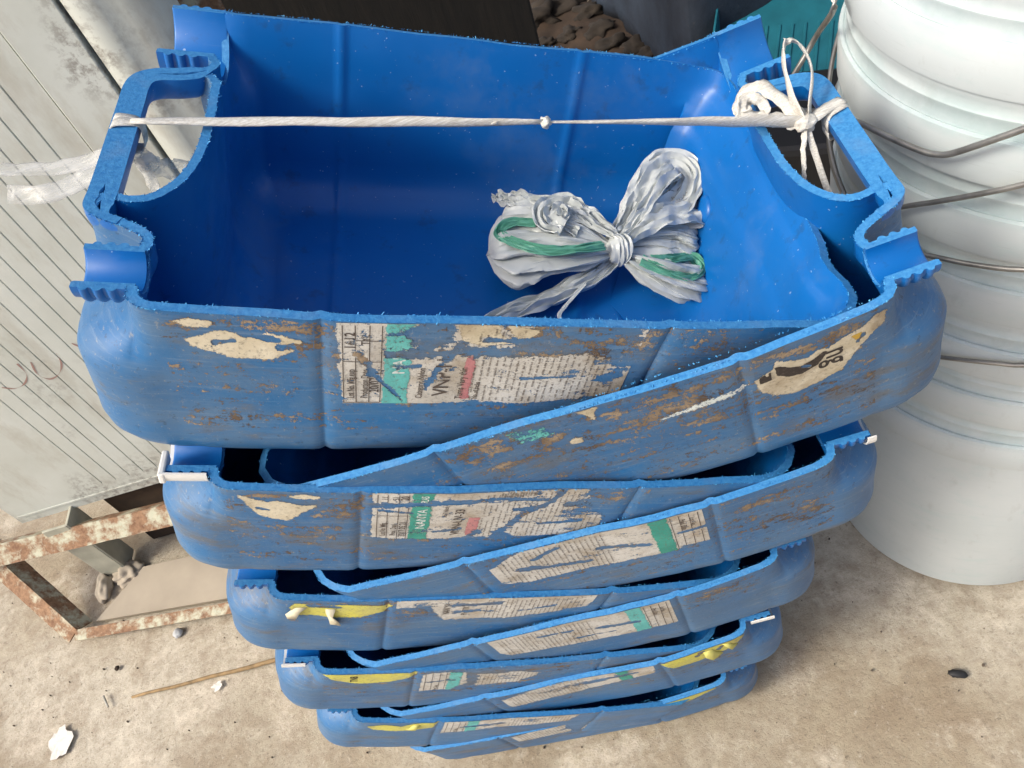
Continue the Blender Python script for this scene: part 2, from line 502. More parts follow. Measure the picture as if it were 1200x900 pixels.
def outline():
    R, Q, S = [], [], []          # rim (u,v,z), deep outline (u,v), section tag
    def add(r, q, s):
        R.append(Vector(r)); Q.append(Vector(q)); S.append(s)
    for u in WALLU: add((u, -hw(u), 0), (u, -hw(u)), 'w')
    def section(rp, qp, n, tagname):
        rp = catmull(rp, n)
        L = [0]
        for a, b in zip(rp, rp[1:]): L.append(L[-1] + (b - a).length)
        qp = catmull([Vector((*q, 0)) for q in qp], 6)
        K = [0]
        for a, b in zip(qp, qp[1:]): K.append(K[-1] + (b - a).length)
        for p, l in zip(rp, L):
            s = l / L[-1] * K[-1]
            i = 0
            while i < len(K) - 2 and K[i + 1] < s: i += 1
            t = (s - K[i]) / max(1e-6, K[i + 1] - K[i])
            q = qp[i].lerp(qp[i + 1], min(1, t))
            z = min(p.z, 0.0)
            add((p.x, p.y, z), (q.x, q.y), tagname)
    dip = lambda c, r, u, n: [(u, c - r * math.cos(math.pi * k / n), -r * math.sin(math.pi * k / n)) for k in range(n + 1)]
    rp = [(38, -128.4, 0), (34, -126.8, 0), (31, -123, 0)] + dip(NV, NR, NU, 8) + \
         [(30.8, -91, 0), (30.8, -87, 0), (28.2, -83, 0), (23, -79.5, 0), (16, -76, 0), (9, -73, 0), (4.5, -69, 0), (3.5, -64, 0),
          (6, -59.5, 0), (11, -58.5, 0), (17, -60, 0), (25, -58.5, 0)]
    section(rp, [(38, -128.4), (22, -128), (8, -123), (-1, -113), (-4, -100), (-4, -86), (0, -75), (8, -67), (18, -61), (25, -58.5)], 2, 'h')
    for p in catmull([(30, -54.5, 0), (36, -45.5, 0), (40.5, -33, 0), (43, -16, 0), (43.5, 2, 0), (43.2, 18, 0), (42.6, 32, 0)], 2):
        add(p, (p.x, p.y), 'n')
    rp = [(42.4, 42, 0), (42.0, 48, 0), (38, 53.5, 0), (33.5, 57, 0), (37, 61.5, 0), (39.5, 67, 0), (37.5, 72, 0)] + dip(SV, SR, SU, 12) + [(38.5, 129.8, 0)]
    section(rp, [(42, 42), (41, 52), (39.5, 60), (38.5, 68), (38, 76), (37.5, 86), (38, 97), (40, 108), (44, 118), (50, 126)], 2, 'h')
    hwb = lambda u: hw(u) + 4.5 * sstep(200, 330, u)
    for u in reversed(WALLU): add((u, hwb(u), 0), (u if u > 72 else 50 + (u - 38.5) * 22 / 33.5, hwb(u)), 'w')
    for r, q in [((351, 124), (347, 124)), ((356, 121.5), (351.5, 121.5)), ((360, 117.5), (355, 117.5)), ((363, 110), (357.5, 110)), ((364.5, 98), (359, 98)), ((365.5, 84), (360, 84)), ((365, 64), (360, 64)), ((364.6, 43), (360, 43)),
                 ((364.3, 22), (360.5, 22)), ((364.2, 0), (361, 0)), ((364.2, -22), (362, -22)), ((365.5, -42), (363, -42)), ((365, -56), (363, -56)), ((363.6, -64), (362.6, -64)),
                 ((361.5, -71), (362.4, -71)), ((362.4, -80), (362, -80)), ((366, -90), (362, -90)), ((366.5, -100), (360, -100)), ((360.5, -110.5), (356, -110.5)), ((352, -117.5), (348, -117.5))]:
        add((r[0], r[1], 0), q, 'b')
    return R, Q, S
OUT_R, OUT_Q, OUT_S = outline()
def fmap(u):
    if u < 85: return 50 + (u + 4) / 89 * 35
    if u > 285: return 285 + (u - 285) / 85 * 50
    return u
def shell_mesh(mirror, bulge=0.0, seed=0):
    sx = -1 if mirror else 1
    V, F = [], []
    n = len(OUT_R)
    T = [0, .03, .08, .13, .165, .2, .235, .27, .34, .42, .48, .52, .56, .6, .66, .74, .86, 1.0]
    rings = []
    for t in T:
        ring = []
        for r, q, s in zip(OUT_R, OUT_Q, OUT_S):
            D = depth(q.x)
            zb = -(D - RB)
            z = r.z + (zb - r.z) * t
            d = -z
            if s == 'h':
                b = sstep(11, 50, d)
            elif s == 'b':
                b = sstep(4, 40, d)
            elif s == 'w' and r.y > 0: b = sstep(11, 50, d)
            else: b = 1
            u = r.x + (q.x - r.x) * b
            v = r.y + (q.y - r.y) * b
            if s == 'b': u -= 2.2 * sstep(12, 18, d) + 2.6 * sstep(37, 45, d) + 7 * min(1.2, d / 80)
            dr = (8.5 if v < 0 else 12.5) * min(1, d / 80.0) ** (1.05 if v < 0 else 0.9)
            cr = crease(u) if s == 'w' else 0
            v -= math.copysign(1, v) * (dr + cr) * min(1, abs(v) / 60)
            if bulge and v < 0 and s == 'w': v -= bulge * math.exp(-((u - C1) / 55) ** 2) * (1 - 0.6 * min(1, d / 90))
            if bulge and v > 0 and s == 'w': v += 3.5 * math.exp(-((u - 150) / 90) ** 2) * (1 - min(1, d / 60))
            if s == 'w': v += 0.5 * noise.noise(Vector((u * 0.03, d * 0.04, 3 + (5 if v > 0 else 0))))
            if s in 'wb':
                k = sstep(48, 95, r.x) * (1 if s == 'w' else 0.7)
                sd = seed * 7.31 + (50 if v > 0 else 0)
                v += k * (1.3 * noise.noise(Vector((u * 0.016, d * 0.01, sd))) + 0.5 * noise.noise(Vector((u * 0.06, d * 0.03, sd + 9))))
                z += k * (1 - t) * (1.0 * noise.noise(Vector((u * 0.018, v * 0.012, sd + 3))) + 0.45 * noise.noise(Vector((u * 0.09, v * 0.09, sd + 5))))
            ring.append(Vector((u, v, z)))
        rings.append(ring)
    last = rings[-1]
    for k in range(1, 8):
        ph = math.pi / 2 * k / 7
        ring = []
        for p, q, s in zip(last, OUT_Q, OUT_S):
            fu, fv = fmap(p.x), p.y * 92 / 122.0
            a = 1 - math.cos(ph)
            D = depth(fu)
            D0 = depth(q.x)
            z = -(D0 - RB) - (RB - D0 + D) * math.sin(ph) if s != 'w' else -(D0 - RB) - RB * math.sin(ph)
            z += crease(p.x) * math.sin(ph) if s == 'w' else 0
            ring.append(Vector((p.x + (fu - p.x) * a, p.y + (fv - p.y) * a, z)))
        rings.append(ring)
    fl = rings[-1]
    for k, t in enumerate((0.12, 0.3, 0.5, 0.7, 0.85, 1.0)):
        ring = []
        for p in fl:
            c = Vector((min(285, max(85, p.x)), 0, 0))
            q = Vector((p.x + (c.x - p.x) * t, p.y * (1 - t), 0))
            q.z = -depth(q.x) + crease(q.x) + 1.2 * (1 - (1 - t) ** 2) + 0.6 * noise.noise(Vector((q.x * 0.02, q.y * 0.02, 7)))
            ring.append(q)
        rings.append(ring)
    for ring in rings:
        for p in ring: V.append(((p.x - L2) * sx / 1000, p.y / 1000, p.z / 1000))
    for k in range(len(rings) - 1):
        for i in range(n):
            j = (i + 1) % n
            q = (k * n + i, k * n + j, (k + 1) * n + j, (k + 1) * n + i)
            F.append(q if mirror else q[::-1])
    me = mesh('shell', V, F)
    bm = bmesh.new()
    bm.from_mesh(me)
    bmesh.ops.remove_doubles(bm, verts=bm.verts, dist=0.0002)
    bmesh.ops.dissolve_degenerate(bm, edges=bm.edges, dist=0.00005)
    bm.to_mesh(me)
    bm.free()
    for m in (MI, MO, MC): me.materials.append(m)
    me.polygons.foreach_set('use_smooth', [True] * len(me.polygons))
    return me
def loc(u, v, d, mirror=False):
    return Vector(((u - L2) * (-1 if mirror else 1) / 1000, v / 1000, d / 1000))

def neck_mesh(mirror, c, r, u0, u1, th, threads, rib):
    """half of a threaded neck: a half tube with ring ribs on its outside"""
    prof = [(u1, r)]
    N = 40
    us = [u0 + (u1 - u0) * k / N for k in range(N + 1)]
    outer = []
    for u in us:
        t = (u - u0) / (u1 - u0)
        ridge = 0
        for k in range(threads):
            ctr = 0.20 + k * 0.22
            ridge = max(ridge, rib * max(0, 1 - ((t - ctr) / 0.075) ** 2) ** 0.5 if abs(t - ctr) < 0.075 else 0)
        outer.append((u, r + th + ridge))
    loopp = [(u, ro) for u, ro in outer] + [(u1, r), (u0 + 1, r), (u0, r + 0.6)]
    seg = 22
    V, F = [], []
    m = len(loopp)
    for k in range(seg + 1):
        a = math.pi * k / seg
        for u, q in loopp:
            V.append(loc(u, c - q * math.cos(a), -q * math.sin(a) + 0.25 * 0, mirror))
    for k in range(seg):
        for i in range(m):
            j = (i + 1) % m
            q = (k * m + i, k * m + j, (k + 1) * m + j, (k + 1) * m + i)
            F.append(q[::-1] if mirror else q)
    nf = len(F)
    F.append(tuple(range(m)) if mirror else tuple(range(m - 1, -1, -1)))
    F.append(tuple(seg * m + i for i in (range(m - 1, -1, -1) if mirror else range(m))))
    me = mesh('neck', V, F)
    me.materials.append(MI)
    me.materials.append(MC)
    for p in me.polygons:
        p.use_smooth = True
        if p.index >= nf:
            p.material_index = 1
            p.use_smooth = False
    return me
def handle_mesh(mirror):
    path = catmull([(17, -76.2, 0), (10, -73, 0), (6.2, -66, 0), (6.0, -56, 0), (5.8, -44, 0), (5.2, -25, 0), (4.6, -5, 0), (3.8, 20, 0), (3.4, 36, 0), (5.5, 45, 0), (12, 50, 0), (22, 52, 0), (31, 55.5, 0), (37, 60.5, 0), (39.2, 66, 0)], 7)
    V, F, MIX = [], [], []
    N = len(path)
    LL = [0]
    for a, b in zip(path, path[1:]): LL.append(LL[-1] + (b - a).length)
    T = LL[-1]
    for i, p in enumerate(path):
        t = (path[min(i + 1, N - 1)] - path[max(0, i - 1)]).normalized()
        nn = Vector((t.y, -t.x, 0))
        l = LL[i]
        k = sstep(6, 17, l) * (1 - sstep(T - 16, T - 5, l))
        hwid = 2.35 + 4.1 * k
        dep = 8 + 6.0 * k
        g = 0.0
        if 11 < l < 31: g = math.sin((l - 11) / 20 * math.pi)
        if T - 34 < l < T - 8: g = 0.75 * math.sin((l - T + 34) / 26 * math.pi)
        nz = noise.noise(Vector((l * 0.5, 2, 3)))
        gw, gd = 1.35 * g * (1 + 0.5 * nz), 6 * g
        gc = 0.9 * noise.noise(Vector((l * 0.25, 7, 1))) * g
        sec = [(-hwid, 0.3), (-hwid * 0.6, 0.3), (gc - gw - 0.05, 0.3), (gc, 0.3 - gd), (gc + gw + 0.05, 0.3), (hwid * 0.6, 0.3), (hwid, 0.3)]
        sec += [(hwid * math.cos(a), -dep * math.sin(a) ** 0.8) for a in [math.pi * q / 12 for q in range(1, 12)]]
        m = len(sec)
        for x, z in sec:
            q = p + nn * x
            V.append(loc(q.x, q.y, z, mirror))
    for i in range(N - 1):
        for k in range(m):
            j = (k + 1) % m
            F.append((i * m + k, (i + 1) * m + k, (i + 1) * m + j, i * m + j))
            MIX.append(1 if k < 6 else 0)
    F.append(tuple(range(m)))
    MIX.append(0)
    F.append(tuple((N - 1) * m + k for k in range(m)))
    MIX.append(0)
    me = mesh('handle', V, F)
    me.materials.append(MI)
    me.materials.append(MC)
    bm = bmesh.new()
    bm.from_mesh(me)
    for f, mi in zip(bm.faces, MIX):
        f.material_index = mi
        f.smooth = mi == 0
    bmesh.ops.recalc_face_normals(bm, faces=bm.faces)
    bm.to_mesh(me)
    bm.free()
    return me
def burr_mesh(mirror, seed, count, clumps=()):
    rnd = random.Random(seed)
    V, F = [], []
    n = len(OUT_R)
    seglen = [(OUT_R[(i + 1) % n] - OUT_R[i]).length for i in range(n)]
    dens = [0.5 + 1.3 * max(0, noise.noise(Vector((OUT_R[i].x * 0.03, OUT_R[i].y * 0.03, seed * 3.7))) + 0.25) for i in range(n)]
    wts = [l * d * (1.7 if s == 'h' else 1) for l, d, s in zip(seglen, dens, OUT_S)]
    pick = rnd.choices(range(n), weights=wts, k=count)
    for c in clumps: pick += [c] * 60
    for i in pick:
        a, b = OUT_R[i], OUT_R[(i + 1) % n]
        p = a.lerp(b, rnd.random())
        t = (b - a)
        if t.length < 1e-5: continue
        t.normalize()
        nn = Vector((t.y, -t.x, 0))
        if nn.length < 0.3: nn = Vector((1, 0, 0))
        side = rnd.choice((-1, 1))
        p = p + nn * side * (TH / 2 + 0.1)
        ln = rnd.choice((0.35, 0.45, 0.55, 0.7, 1.0)) * (2.0 if rnd.random() < 0.03 else 1)
        w = rnd.uniform(0.14, 0.38)
        d = (nn * side * rnd.uniform(0.1, 1) + t * rnd.uniform(-1, 1) + Vector((0, 0, rnd.uniform(-0.5, 1.0)))).normalized()
        e = d.cross(Vector((rnd.random(), rnd.random(), rnd.random()))).normalized() * w
        bend = Vector((rnd.uniform(-1, 1), rnd.uniform(-1, 1), rnd.uniform(-1, 1))) * 0.4 * ln
        P = [p - d * 0.3, p + d * ln * 0.5 + bend * 0.3, p + d * ln + bend]
        k = len(V)
        for j, q in enumerate(P):
            ww = (1, 0.9, 0.35)[j]
            V.append(loc(*(q - e * ww), mirror))
            V.append(loc(*(q + e * ww), mirror))
        F += [(k, k + 1, k + 3, k + 2), (k + 2, k + 3, k + 5, k + 4)]
    me = mesh('rim_burrs', V, F)
    me.materials.append(MB_)
    return me

# shells, and a tree of the outside for laying paper on it
PROTO = {}
dg = None
def proto(mirror, seed):
    me = shell_mesh(mirror, 3.0 if mirror else 0.0, seed)
    o = obj('shell', me)
    m = solid(o, TH / 1000, 0.0)
    m.use_even_offset = False
    m.material_offset = 1
    m.material_offset_rim = 2
    esplit(o, 50)
    return o
KEYS = ['A1', 'B1', 'A2', 'B2', 'A3', 'B3', 'A4', 'B4', 'A5', 'B5']
SHELL = {k: proto(k[0] == 'B', i + 1) for i, k in enumerate(KEYS)}
bpy.context.view_layer.update()
dg = bpy.context.evaluated_depsgraph_get()
TREES = {k: BVHTree.FromObject(SHELL[k], dg) for k in KEYS}
BVH = {False: TREES['A1'], True: TREES['B1']}
def use(k):
    BVH[k[0] == 'B'] = TREES[k]
    return ROOT[k]
def wall(u, d, off, mirror):
    p = loc(u, -300, -d, mirror)
    h = BVH[mirror].ray_cast(p, Vector((0, 1, 0)))
    if h[0] is None or h[0].y > -0.06:
        return loc(u, -hw(u) - TH / 2 - off, -d, mirror)
    nrm = h[1]
    if nrm.y > 0: nrm = -nrm
    return h[0] + nrm * off / 1000

# ---- paper, print and mud on the front walls
def seg_d(p, a, b):
    ab = (b[0] - a[0], b[1] - a[1])
    l2 = ab[0] ** 2 + ab[1] ** 2 or 1e-9
    t = max(0, min(1, ((p[0] - a[0]) * ab[0] + (p[1] - a[1]) * ab[1]) / l2))
    return math.hypot(p[0] - a[0] - ab[0] * t, p[1] - a[1] - ab[1] * t)
def poly_sd(p, poly):
    d = min(seg_d(p, poly[i - 1], poly[i]) for i in range(len(poly)))
    ins = False
    for i in range(len(poly)):
        a, b = poly[i - 1], poly[i]
        if (a[1] > p[1]) != (b[1] > p[1]) and p[0] < (b[0] - a[0]) * (p[1] - a[1]) / (b[1] - a[1]) + a[0]: ins = not ins
    return d if ins else -d
class Cover:
    """how much of a paper is left at (u,d): outline, scratches (a,b,width), worn ellipses (cu,cd,ru,rd,amount)"""
    def __init__(s, poly, tears=(), worn=(), soft=3.0, full=1.0, seed=0):
        s.poly, s.tears, s.worn, s.soft, s.full, s.seed = poly, tears, worn, (soft * 2.4 if soft < 1.6 else soft * 1.4), full, seed
    def __call__(s, u, d):
        c = min(s.full, 0.5 + poly_sd((u, d), s.poly) / s.soft * 0.9)
        for a, b, w in s.tears:
            x = seg_d((u, d), a, b)
            w *= 0.75 + 1.1 * abs(noise.noise(Vector((u * 0.16, d * 0.16, 3.3)))) + 0.5 * noise.noise(Vector((u * 0.5, d * 0.5, 1.3)))
            w = max(0.25, w)
            c = min(c, (x - w) / max(w, 1.4) * 0.8 + 0.2)
        for cu, cd, ru, rd, am in s.worn:
            e = math.hypot((u - cu) / ru, (d - cd) / rd)
            if e < 1: c -= am * (1 - e * e)
        if s.seed: c += 0.35 * noise.noise(Vector((u * 0.06, d * 0.12, s.seed)))
        return max(-0.6, min(1.3, c))
def set_cov(me, vals):
    a = me.attributes.new('cov', 'FLOAT', 'POINT')
    a.data.foreach_set('value', vals)
def sheet(name, cover, box, off, mirror, mat, parent, cell=1.6):
    u0, u1, d0, d1 = box
    nu, nd = max(2, int((u1 - u0) / cell)), max(2, int((d1 - d0) / cell))
    V, A, F = [], [], []
    for i in range(nu + 1):
        for j in range(nd + 1):
            u, d = u0 + (u1 - u0) * i / nu, d0 + (d1 - d0) * j / nd
            V.append(wall(u, d, off, mirror))
            A.append(cover(u, d))
    for i in range(nu):
        for j in range(nd):
            q = (i * (nd + 1) + j, i * (nd + 1) + j + 1, (i + 1) * (nd + 1) + j + 1, (i + 1) * (nd + 1) + j)
            if max(A[k] for k in q) < -0.35: continue
            F.append(q if not mirror else q[::-1])
    used = sorted({k for q in F for k in q})
    mp = {k: i for i, k in enumerate(used)}
    me = mesh(name, [V[k] for k in used], [tuple(mp[k] for k in q) for q in F])
    set_cov(me, [A[k] for k in used])
    return obj(name, me, mat, parent, smooth=True)
FONT_CACHE = {}
def glyphs(text):
    if text not in FONT_CACHE:
        cu = bpy.data.curves.new('t', 'FONT')
        cu.body = text
        cu.resolution_u = 3
        cu.offset = 0.014
        o = bpy.data.objects.new('t', cu)
        col.objects.link(o)
        bpy.context.view_layer.update()
        me = o.evaluated_get(bpy.context.evaluated_depsgraph_get()).to_mesh()
        FONT_CACHE[text] = ([v.co.copy() for v in me.vertices], [tuple(p.vertices) for p in me.polygons])
        bpy.data.objects.remove(o)
        bpy.data.curves.remove(cu)
    return FONT_CACHE[text]
def prints(name, items, cover, off, mirror, mat, parent, rot=0):
    """items: (text, u, d, size, stretch) baseline start; the text reads towards the rim on one half and away from it on the other"""
    V, F, A = [], [], []
    for it in items:
        text, u, d, size = it[:4]
        st = it[4] if len(it) > 4 else 1.0
        gv, gf = glyphs(text)
        k = len(V)
        for c in gv:
            x, y = c.x * size * st, c.y * size
            uu = u - y
            dd = d - x if not mirror else d + x
            V.append(wall(uu, max(dd, 0.6), off, mirror))
            A.append(cover(uu, dd))
        F += [tuple(k + i for i in q) for q in gf]
    me = mesh(name, V, F)
    set_cov(me, A)
    return tag(obj(name, me, mat, parent), kind='stuff')
def fineprint(name, box, cover, off, mirror, mat, parent, seed, pitch=2.7, h=1.15, slant=0.0):
    rnd = random.Random(seed)
    u0, u1, d0, d1 = box
    V, F, A = [], [], []
    u = u0
    while u < u1:
        d = d0 + rnd.uniform(0, 2)
        while d < d1:
            ln = rnd.uniform(1.2, 5.5)
            if rnd.random() < 0.9:
                e = min(d1, d + ln)
                x = d
                while x < e:                                     # strokes of tiny letters
                    w = rnd.uniform(0.25, 0.5)
                    hh = h * rnd.uniform(0.55, 1.0)
                    k = len(V)
                    for uu, dd in ((u, x), (u, x + w), (u - hh, x + w), (u - hh, x)):
                        uu += slant * (dd - d0)
                        V.append(wall(uu, dd, off, mirror))
                        A.append(cover(uu, dd))
                    F.append((k, k + 1, k + 2, k + 3))
                    x += w + rnd.uniform(0.22, 0.5)
            d += ln + rnd.uniform(0.8, 1.6)
        u += pitch
    me = mesh(name, V, F)
    set_cov(me, A)
    return tag(obj(name, me, mat, parent), kind='stuff')
def rules(name, segs, w, cover, off, mirror, mat, parent):
    V, F, A = [], [], []
    for a, b in segs:
        n = max(1, int(math.hypot(b[0] - a[0], b[1] - a[1]) / 3))
        dx, dy = b[0] - a[0], b[1] - a[1]
        l = math.hypot(dx, dy)
        nx, ny = -dy / l * w / 2, dx / l * w / 2
        k = len(V)
        for i in range(n + 1):
            u, d = a[0] + dx * i / n, a[1] + dy * i / n
            for s in (-1, 1):
                V.append(wall(u + nx * s, d + ny * s, off, mirror))
                A.append(cover(u, d))
        F += [(k + 2 * i, k + 2 * i + 1, k + 2 * i + 3, k + 2 * i + 2) for i in range(n)]
    me = mesh(name, V, F)
    set_cov(me, A)
    return obj(name, me, mat, parent)

def big_label(root, mirror, cover, band, texts, white, red, box=(112.5, 252, 0.8, 62), cell=1.6, fp=True, seed=1, pinkbox=None, lines=True):
    pa = sheet('label', cover, box, 0.20, mirror, M_PAPER, root, cell)
    bandc = lambda u, d: min(cover(u, d), 0.5 + min(u - 134, 146 - u) * 0.8)
    sheet('colour_band', bandc, (133.4, 146.6, 0.8, box[3]), 0.36, mirror, band, pa, cell)
    if pinkbox:
        a, b, c, d_ = pinkbox
        pc = lambda u, d: min(cover(u, d), 0.5 + min(u - a, b - u, d - c, d_ - d) * 0.8)
        sheet('red_band', pc, (a - 0.6, b + 0.6, max(0.8, c - 0.6), d_ + 0.6), 0.36, mirror, M_PINK, pa, cell)
    if texts: prints('print', texts, cover, 0.52, mirror, M_INK, pa)
    if white: prints('white_print', white, cover, 0.52, mirror, M_WINK, pa)
    if lines:
        rules('table_lines', [((115.4, 2), (116.2, 61)), ((120.8, 2), (122, 61)), ((127, 2), (128, 61)), ((132.3, 2), (133.2, 61)), ((116, 61), (133, 61)), ((121, 12), (133, 12.5)), ((115.6, 27), (133, 27.5))],
              0.45, cover, 0.50, mirror, M_INK, pa)
    if fp:
        fineprint('fine_print', (176, 248, 3, 59), cover, 0.52, mirror, M_INK, pa, seed, pitch=3.3, slant=0.02)
    return pa
def ellipse_poly(cu, cd, ru, rd, a0=0, a1=180, n=16):
    return [(cu + ru * math.cos(rad(a0 + (a1 - a0) * k / n)), cd + rd * math.sin(rad(a0 + (a1 - a0) * k / n))) for k in range(n + 1)]
def mud(root, mirror, blobs, box, cell=2.2, seed=1.3):
    def c(u, d):
        v = -0.05
        for cu, cd, ru, rd, am in blobs:
            e = math.hypot((u - cu) / ru, (d - cd) / rd)
            if e < 1: v = max(v, am * (1 - e ** 2))
        return v + 0.18 * noise.noise(Vector((u * 0.08, d * 0.2, seed)))
    return sheet('dried_mud', c, box, 0.12, mirror, M_MUD, root, cell)

TRAYS = {   # x, y, z, tilt, yaw, roll of each half as it lies in the stack
 'A1': (0.0268, 0.3815, 0.6857, -23.80, -11.33, -0.19), 'B1': (0.0536, 0.3711, 0.6199, 6.18, -9.34, -0.04),
 'A2': (-0.0052, 0.3822, 0.5656, -23.81, -11.44, -0.19), 'B2': (0.0327, 0.3762, 0.4945, 3.78, -9.41, -0.04),
 'A3': (-0.0400, 0.3940, 0.4302, -23.89, -11.85, -0.19), 'B3': (-0.0001, 0.3865, 0.3669, 2.99, -8.48, -0.04),
 'A4': (-0.0664, 0.3994, 0.3075, -23.09, -11.00, -0.19), 'B4': (-0.0241, 0.3940, 0.2412, 3.62, -9.29, -0.04),
 'A5': (-0.0882, 0.4066, 0.1743, -23.95, -12.21, -0.19), 'B5': (-0.0452, 0.4042, 0.1120, 2.54, -8.90, -0.04)}
LAB = {
 'A1': 'topmost blue half jerrycan of the stack, holding the tied plastic bundle',
 'B1': 'blue half jerrycan with the cream sticker lettered ng, second from the top of the stack',
 'A2': 'blue half jerrycan third from the top, label lettered VNN-UV-33, taped neck',
 'B2': 'blue half jerrycan fourth from the top, with a green band on its scraped label',
 'A3': 'blue half jerrycan fifth from the top, with a torn curling yellow sticker',
 'B3': 'blue half jerrycan sixth from the top, with a pale label and brown scuff',
 'A4': 'blue half jerrycan seventh from the top, with a yellow sticker lettered TNB',
 'B4': 'blue half jerrycan eighth from the top, with crumpled yellow paper near its neck',
 'A5': 'blue half jerrycan ninth from the top, second from the ground',
 'B5': 'lowest blue half jerrycan of the stack, lying on the concrete'}
def tray_matrix(k):
    x, y, z, tilt, yaw, roll = TRAYS[k]
    m = Matrix.Rotation(rad(yaw), 4, 'Z') @ Matrix.Rotation(rad(-tilt), 4, 'Y') @ Matrix.Rotation(rad(roll), 4, 'X')
    m.translation = Vector((x, y, z))
    return m
PART = {}
for mir in (False, True):
    PART[mir] = dict(vent=neck_mesh(mir, NV, 10.0, 6.5, 31.2, 3.6, 3, 1.7), spout=neck_mesh(mir, SV, 24.6, 6.5, 37.2, 4.2, 3, 2.2), handle=handle_mesh(mir),
                     burr=[burr_mesh(mir, 3 + k + (10 if mir else 0), 2600) for k in range(2)])
    vs, fs = [], []
    hb = BVH[mir].ray_cast(loc(290, 48, -62, mir), Vector((-1 if mir else 1, 0, 0)))
    ub = (abs(hb[0].x) * 1000 + L2) if hb[0] else 352
    for i in range(7):                                           # round boss on the inside of the base wall
        ph = math.pi / 2 * i / 6
        for k in range(18):
            a = 2 * math.pi * k / 18
            r = 11 * math.cos(ph)
            vs.append(loc(ub + 1.0 - 4.0 * math.sin(ph), 48 + r * math.cos(a), -62 + r * math.sin(a), mir))
    for i in range(6):
        for k in range(18):
            j = (k + 1) % 18
            q = (i * 18 + k, i * 18 + j, (i + 1) * 18 + j, (i + 1) * 18 + k)
            fs.append(q if mir else q[::-1])
    bme = mesh('boss', vs, fs)
    bme.materials.append(MI)
    bme.polygons.foreach_set('use_smooth', [True] * len(bme.polygons))
    PART[mir]['boss'] = bme
ROOT = {}
for i, k in enumerate(TRAYS):
    mir = k[0] == 'B'
    r = empty('jerrycan_half', LAB[k], 'jerrycan', 'sawn jerrycan halves in the stack', tray_matrix(k))
    ROOT[k] = r
    if k == 'B5': r.scale.z = 0.90
    s = SHELL[k]
    s.parent = r
    P = PART[mir]
    for nm, me in (('vent_neck', P['vent']), ('spout_neck', P['spout']), ('handle', P['handle']), ('boss', P['boss'])):
        o = obj(nm, me, None, r)
        if nm == 'handle': esplit(o, 45)
        if 'neck' in nm: esplit(o, 60)
    o = obj('rim_burrs', P['burr'][i % 2 if i > 1 else 0], None, r)
    tag(o, kind='stuff')

# ---- A1: big label, remains of a round sticker
r = use('A1')
cv = Cover([(112.8, -6), (115.5, 63), (200, 61), (262, 50), (262, -6)],
           tears=[((136, 23), (172, 20.5), 2.1), ((170, 20.5), (212, 18.5), 2.6), ((176, 3), (161, 27), 1.5), ((161, 27), (154, 49), 0.8), ((123, 22), (129, 36), 1.7), ((129, 36), (144, 60), 0.6),
                  ((140, 33), (150, 31), 0.9), ((187, 2), (190, 4), 1.6), ((200, 40), (225, 38), 0.5), ((240, 40), (246, 36), 2.2), ((180, 12), (215, 12), 1.8)],
           worn=[(154, 8, 13, 14, 1.5), (225, 8, 34, 19, 1.35), (250, 22, 22, 14, 0.7), (205, 30, 16, 10, 0.25), (125, 23, 14, 5, 0.25), (238, 36, 14, 7, 0.3), (140, 6, 9, 8, 0.6)], soft=1.6, full=0.92, seed=2.2)
big_label(r, False, cv, M_TEAL, [('Lot No. Mfg.exp', 121, 57, 5.0, .72), ('1612', 120.8, 18, 6.4, .9), ('Production Date', 127.2, 57, 4.8, .74), ('20/07/17', 132.2, 52, 6.2, .9), ('TYE', 127, 15, 5, .8),
                                 ('Category: Nylon', 153, 57, 4.6, .8), ('VNP-H', 165, 55, 10.5, 0.98), ('Turns Very thin', 172.6, 58, 5.0, 0.82), ('No. of packs', 180, 58, 3.6, .8)],
          [('NAN', 143.5, 37, 8.0, 0.95)], None, cell=1.3, seed=3, pinkbox=(171.5, 175.8, 22, 58))
ct = Cover([(50, 18), (57, 13), (66, 10.5), (76, 13.5), (84, 11), (92, 13), (98, 15), (95, 22), (85, 28), (72, 29.5), (59, 27), (52, 23)], soft=1.5, seed=5.1, tears=[((74, 12), (88, 15), 1.6), ((62, 19), (70, 17), 0.8), ((90, 20), (97, 18), 1.5)], worn=[(60, 24, 10, 6, 0.4)])
sheet('sticker_remnant', ct, (47, 101, 8, 32), 0.25, False, M_CREAM, r, 1.2)
ct = Cover([(48, 6), (54, 4), (62, 5), (61, 9), (52, 9)], soft=1.5)
sheet('sticker_remnant', ct, (46, 64, 3, 11), 0.25, False, M_CREAM, r, 1.2)
ct = Cover([(165, 1), (186, 0.5), (203, 3), (196, 12), (178, 16), (168, 12)], soft=1.8, tears=[((186, 3), (188, 7), 1.4), ((178, 11), (205, 11), 1.2)], seed=1.1)
sheet('sticker_remnant', ct, (163, 206, 0.8, 18), 0.30, False, M_CREAM, r, 1.2)
mud(r, False, [(92, 6, 18, 5, 0.75), (75, 7, 14, 4, 0.62), (52, 8, 10, 4, 0.5), (97, 19, 10, 5, 0.65), (197, 4, 16, 8, 0.95), (122, 25, 16, 5, 0.9), (207, 20, 22, 4, 0.6), (238, 14, 22, 12, 0.52), (222, 24, 26, 9, 0.5),
               (255, 6, 12, 6, 0.5), (188, 40, 7, 22, 0.42), (290, 10, 20, 8, 0.4), (70, 75, 40, 6, 0.36)], (40, 310, 0.8, 86), cell=2.0)
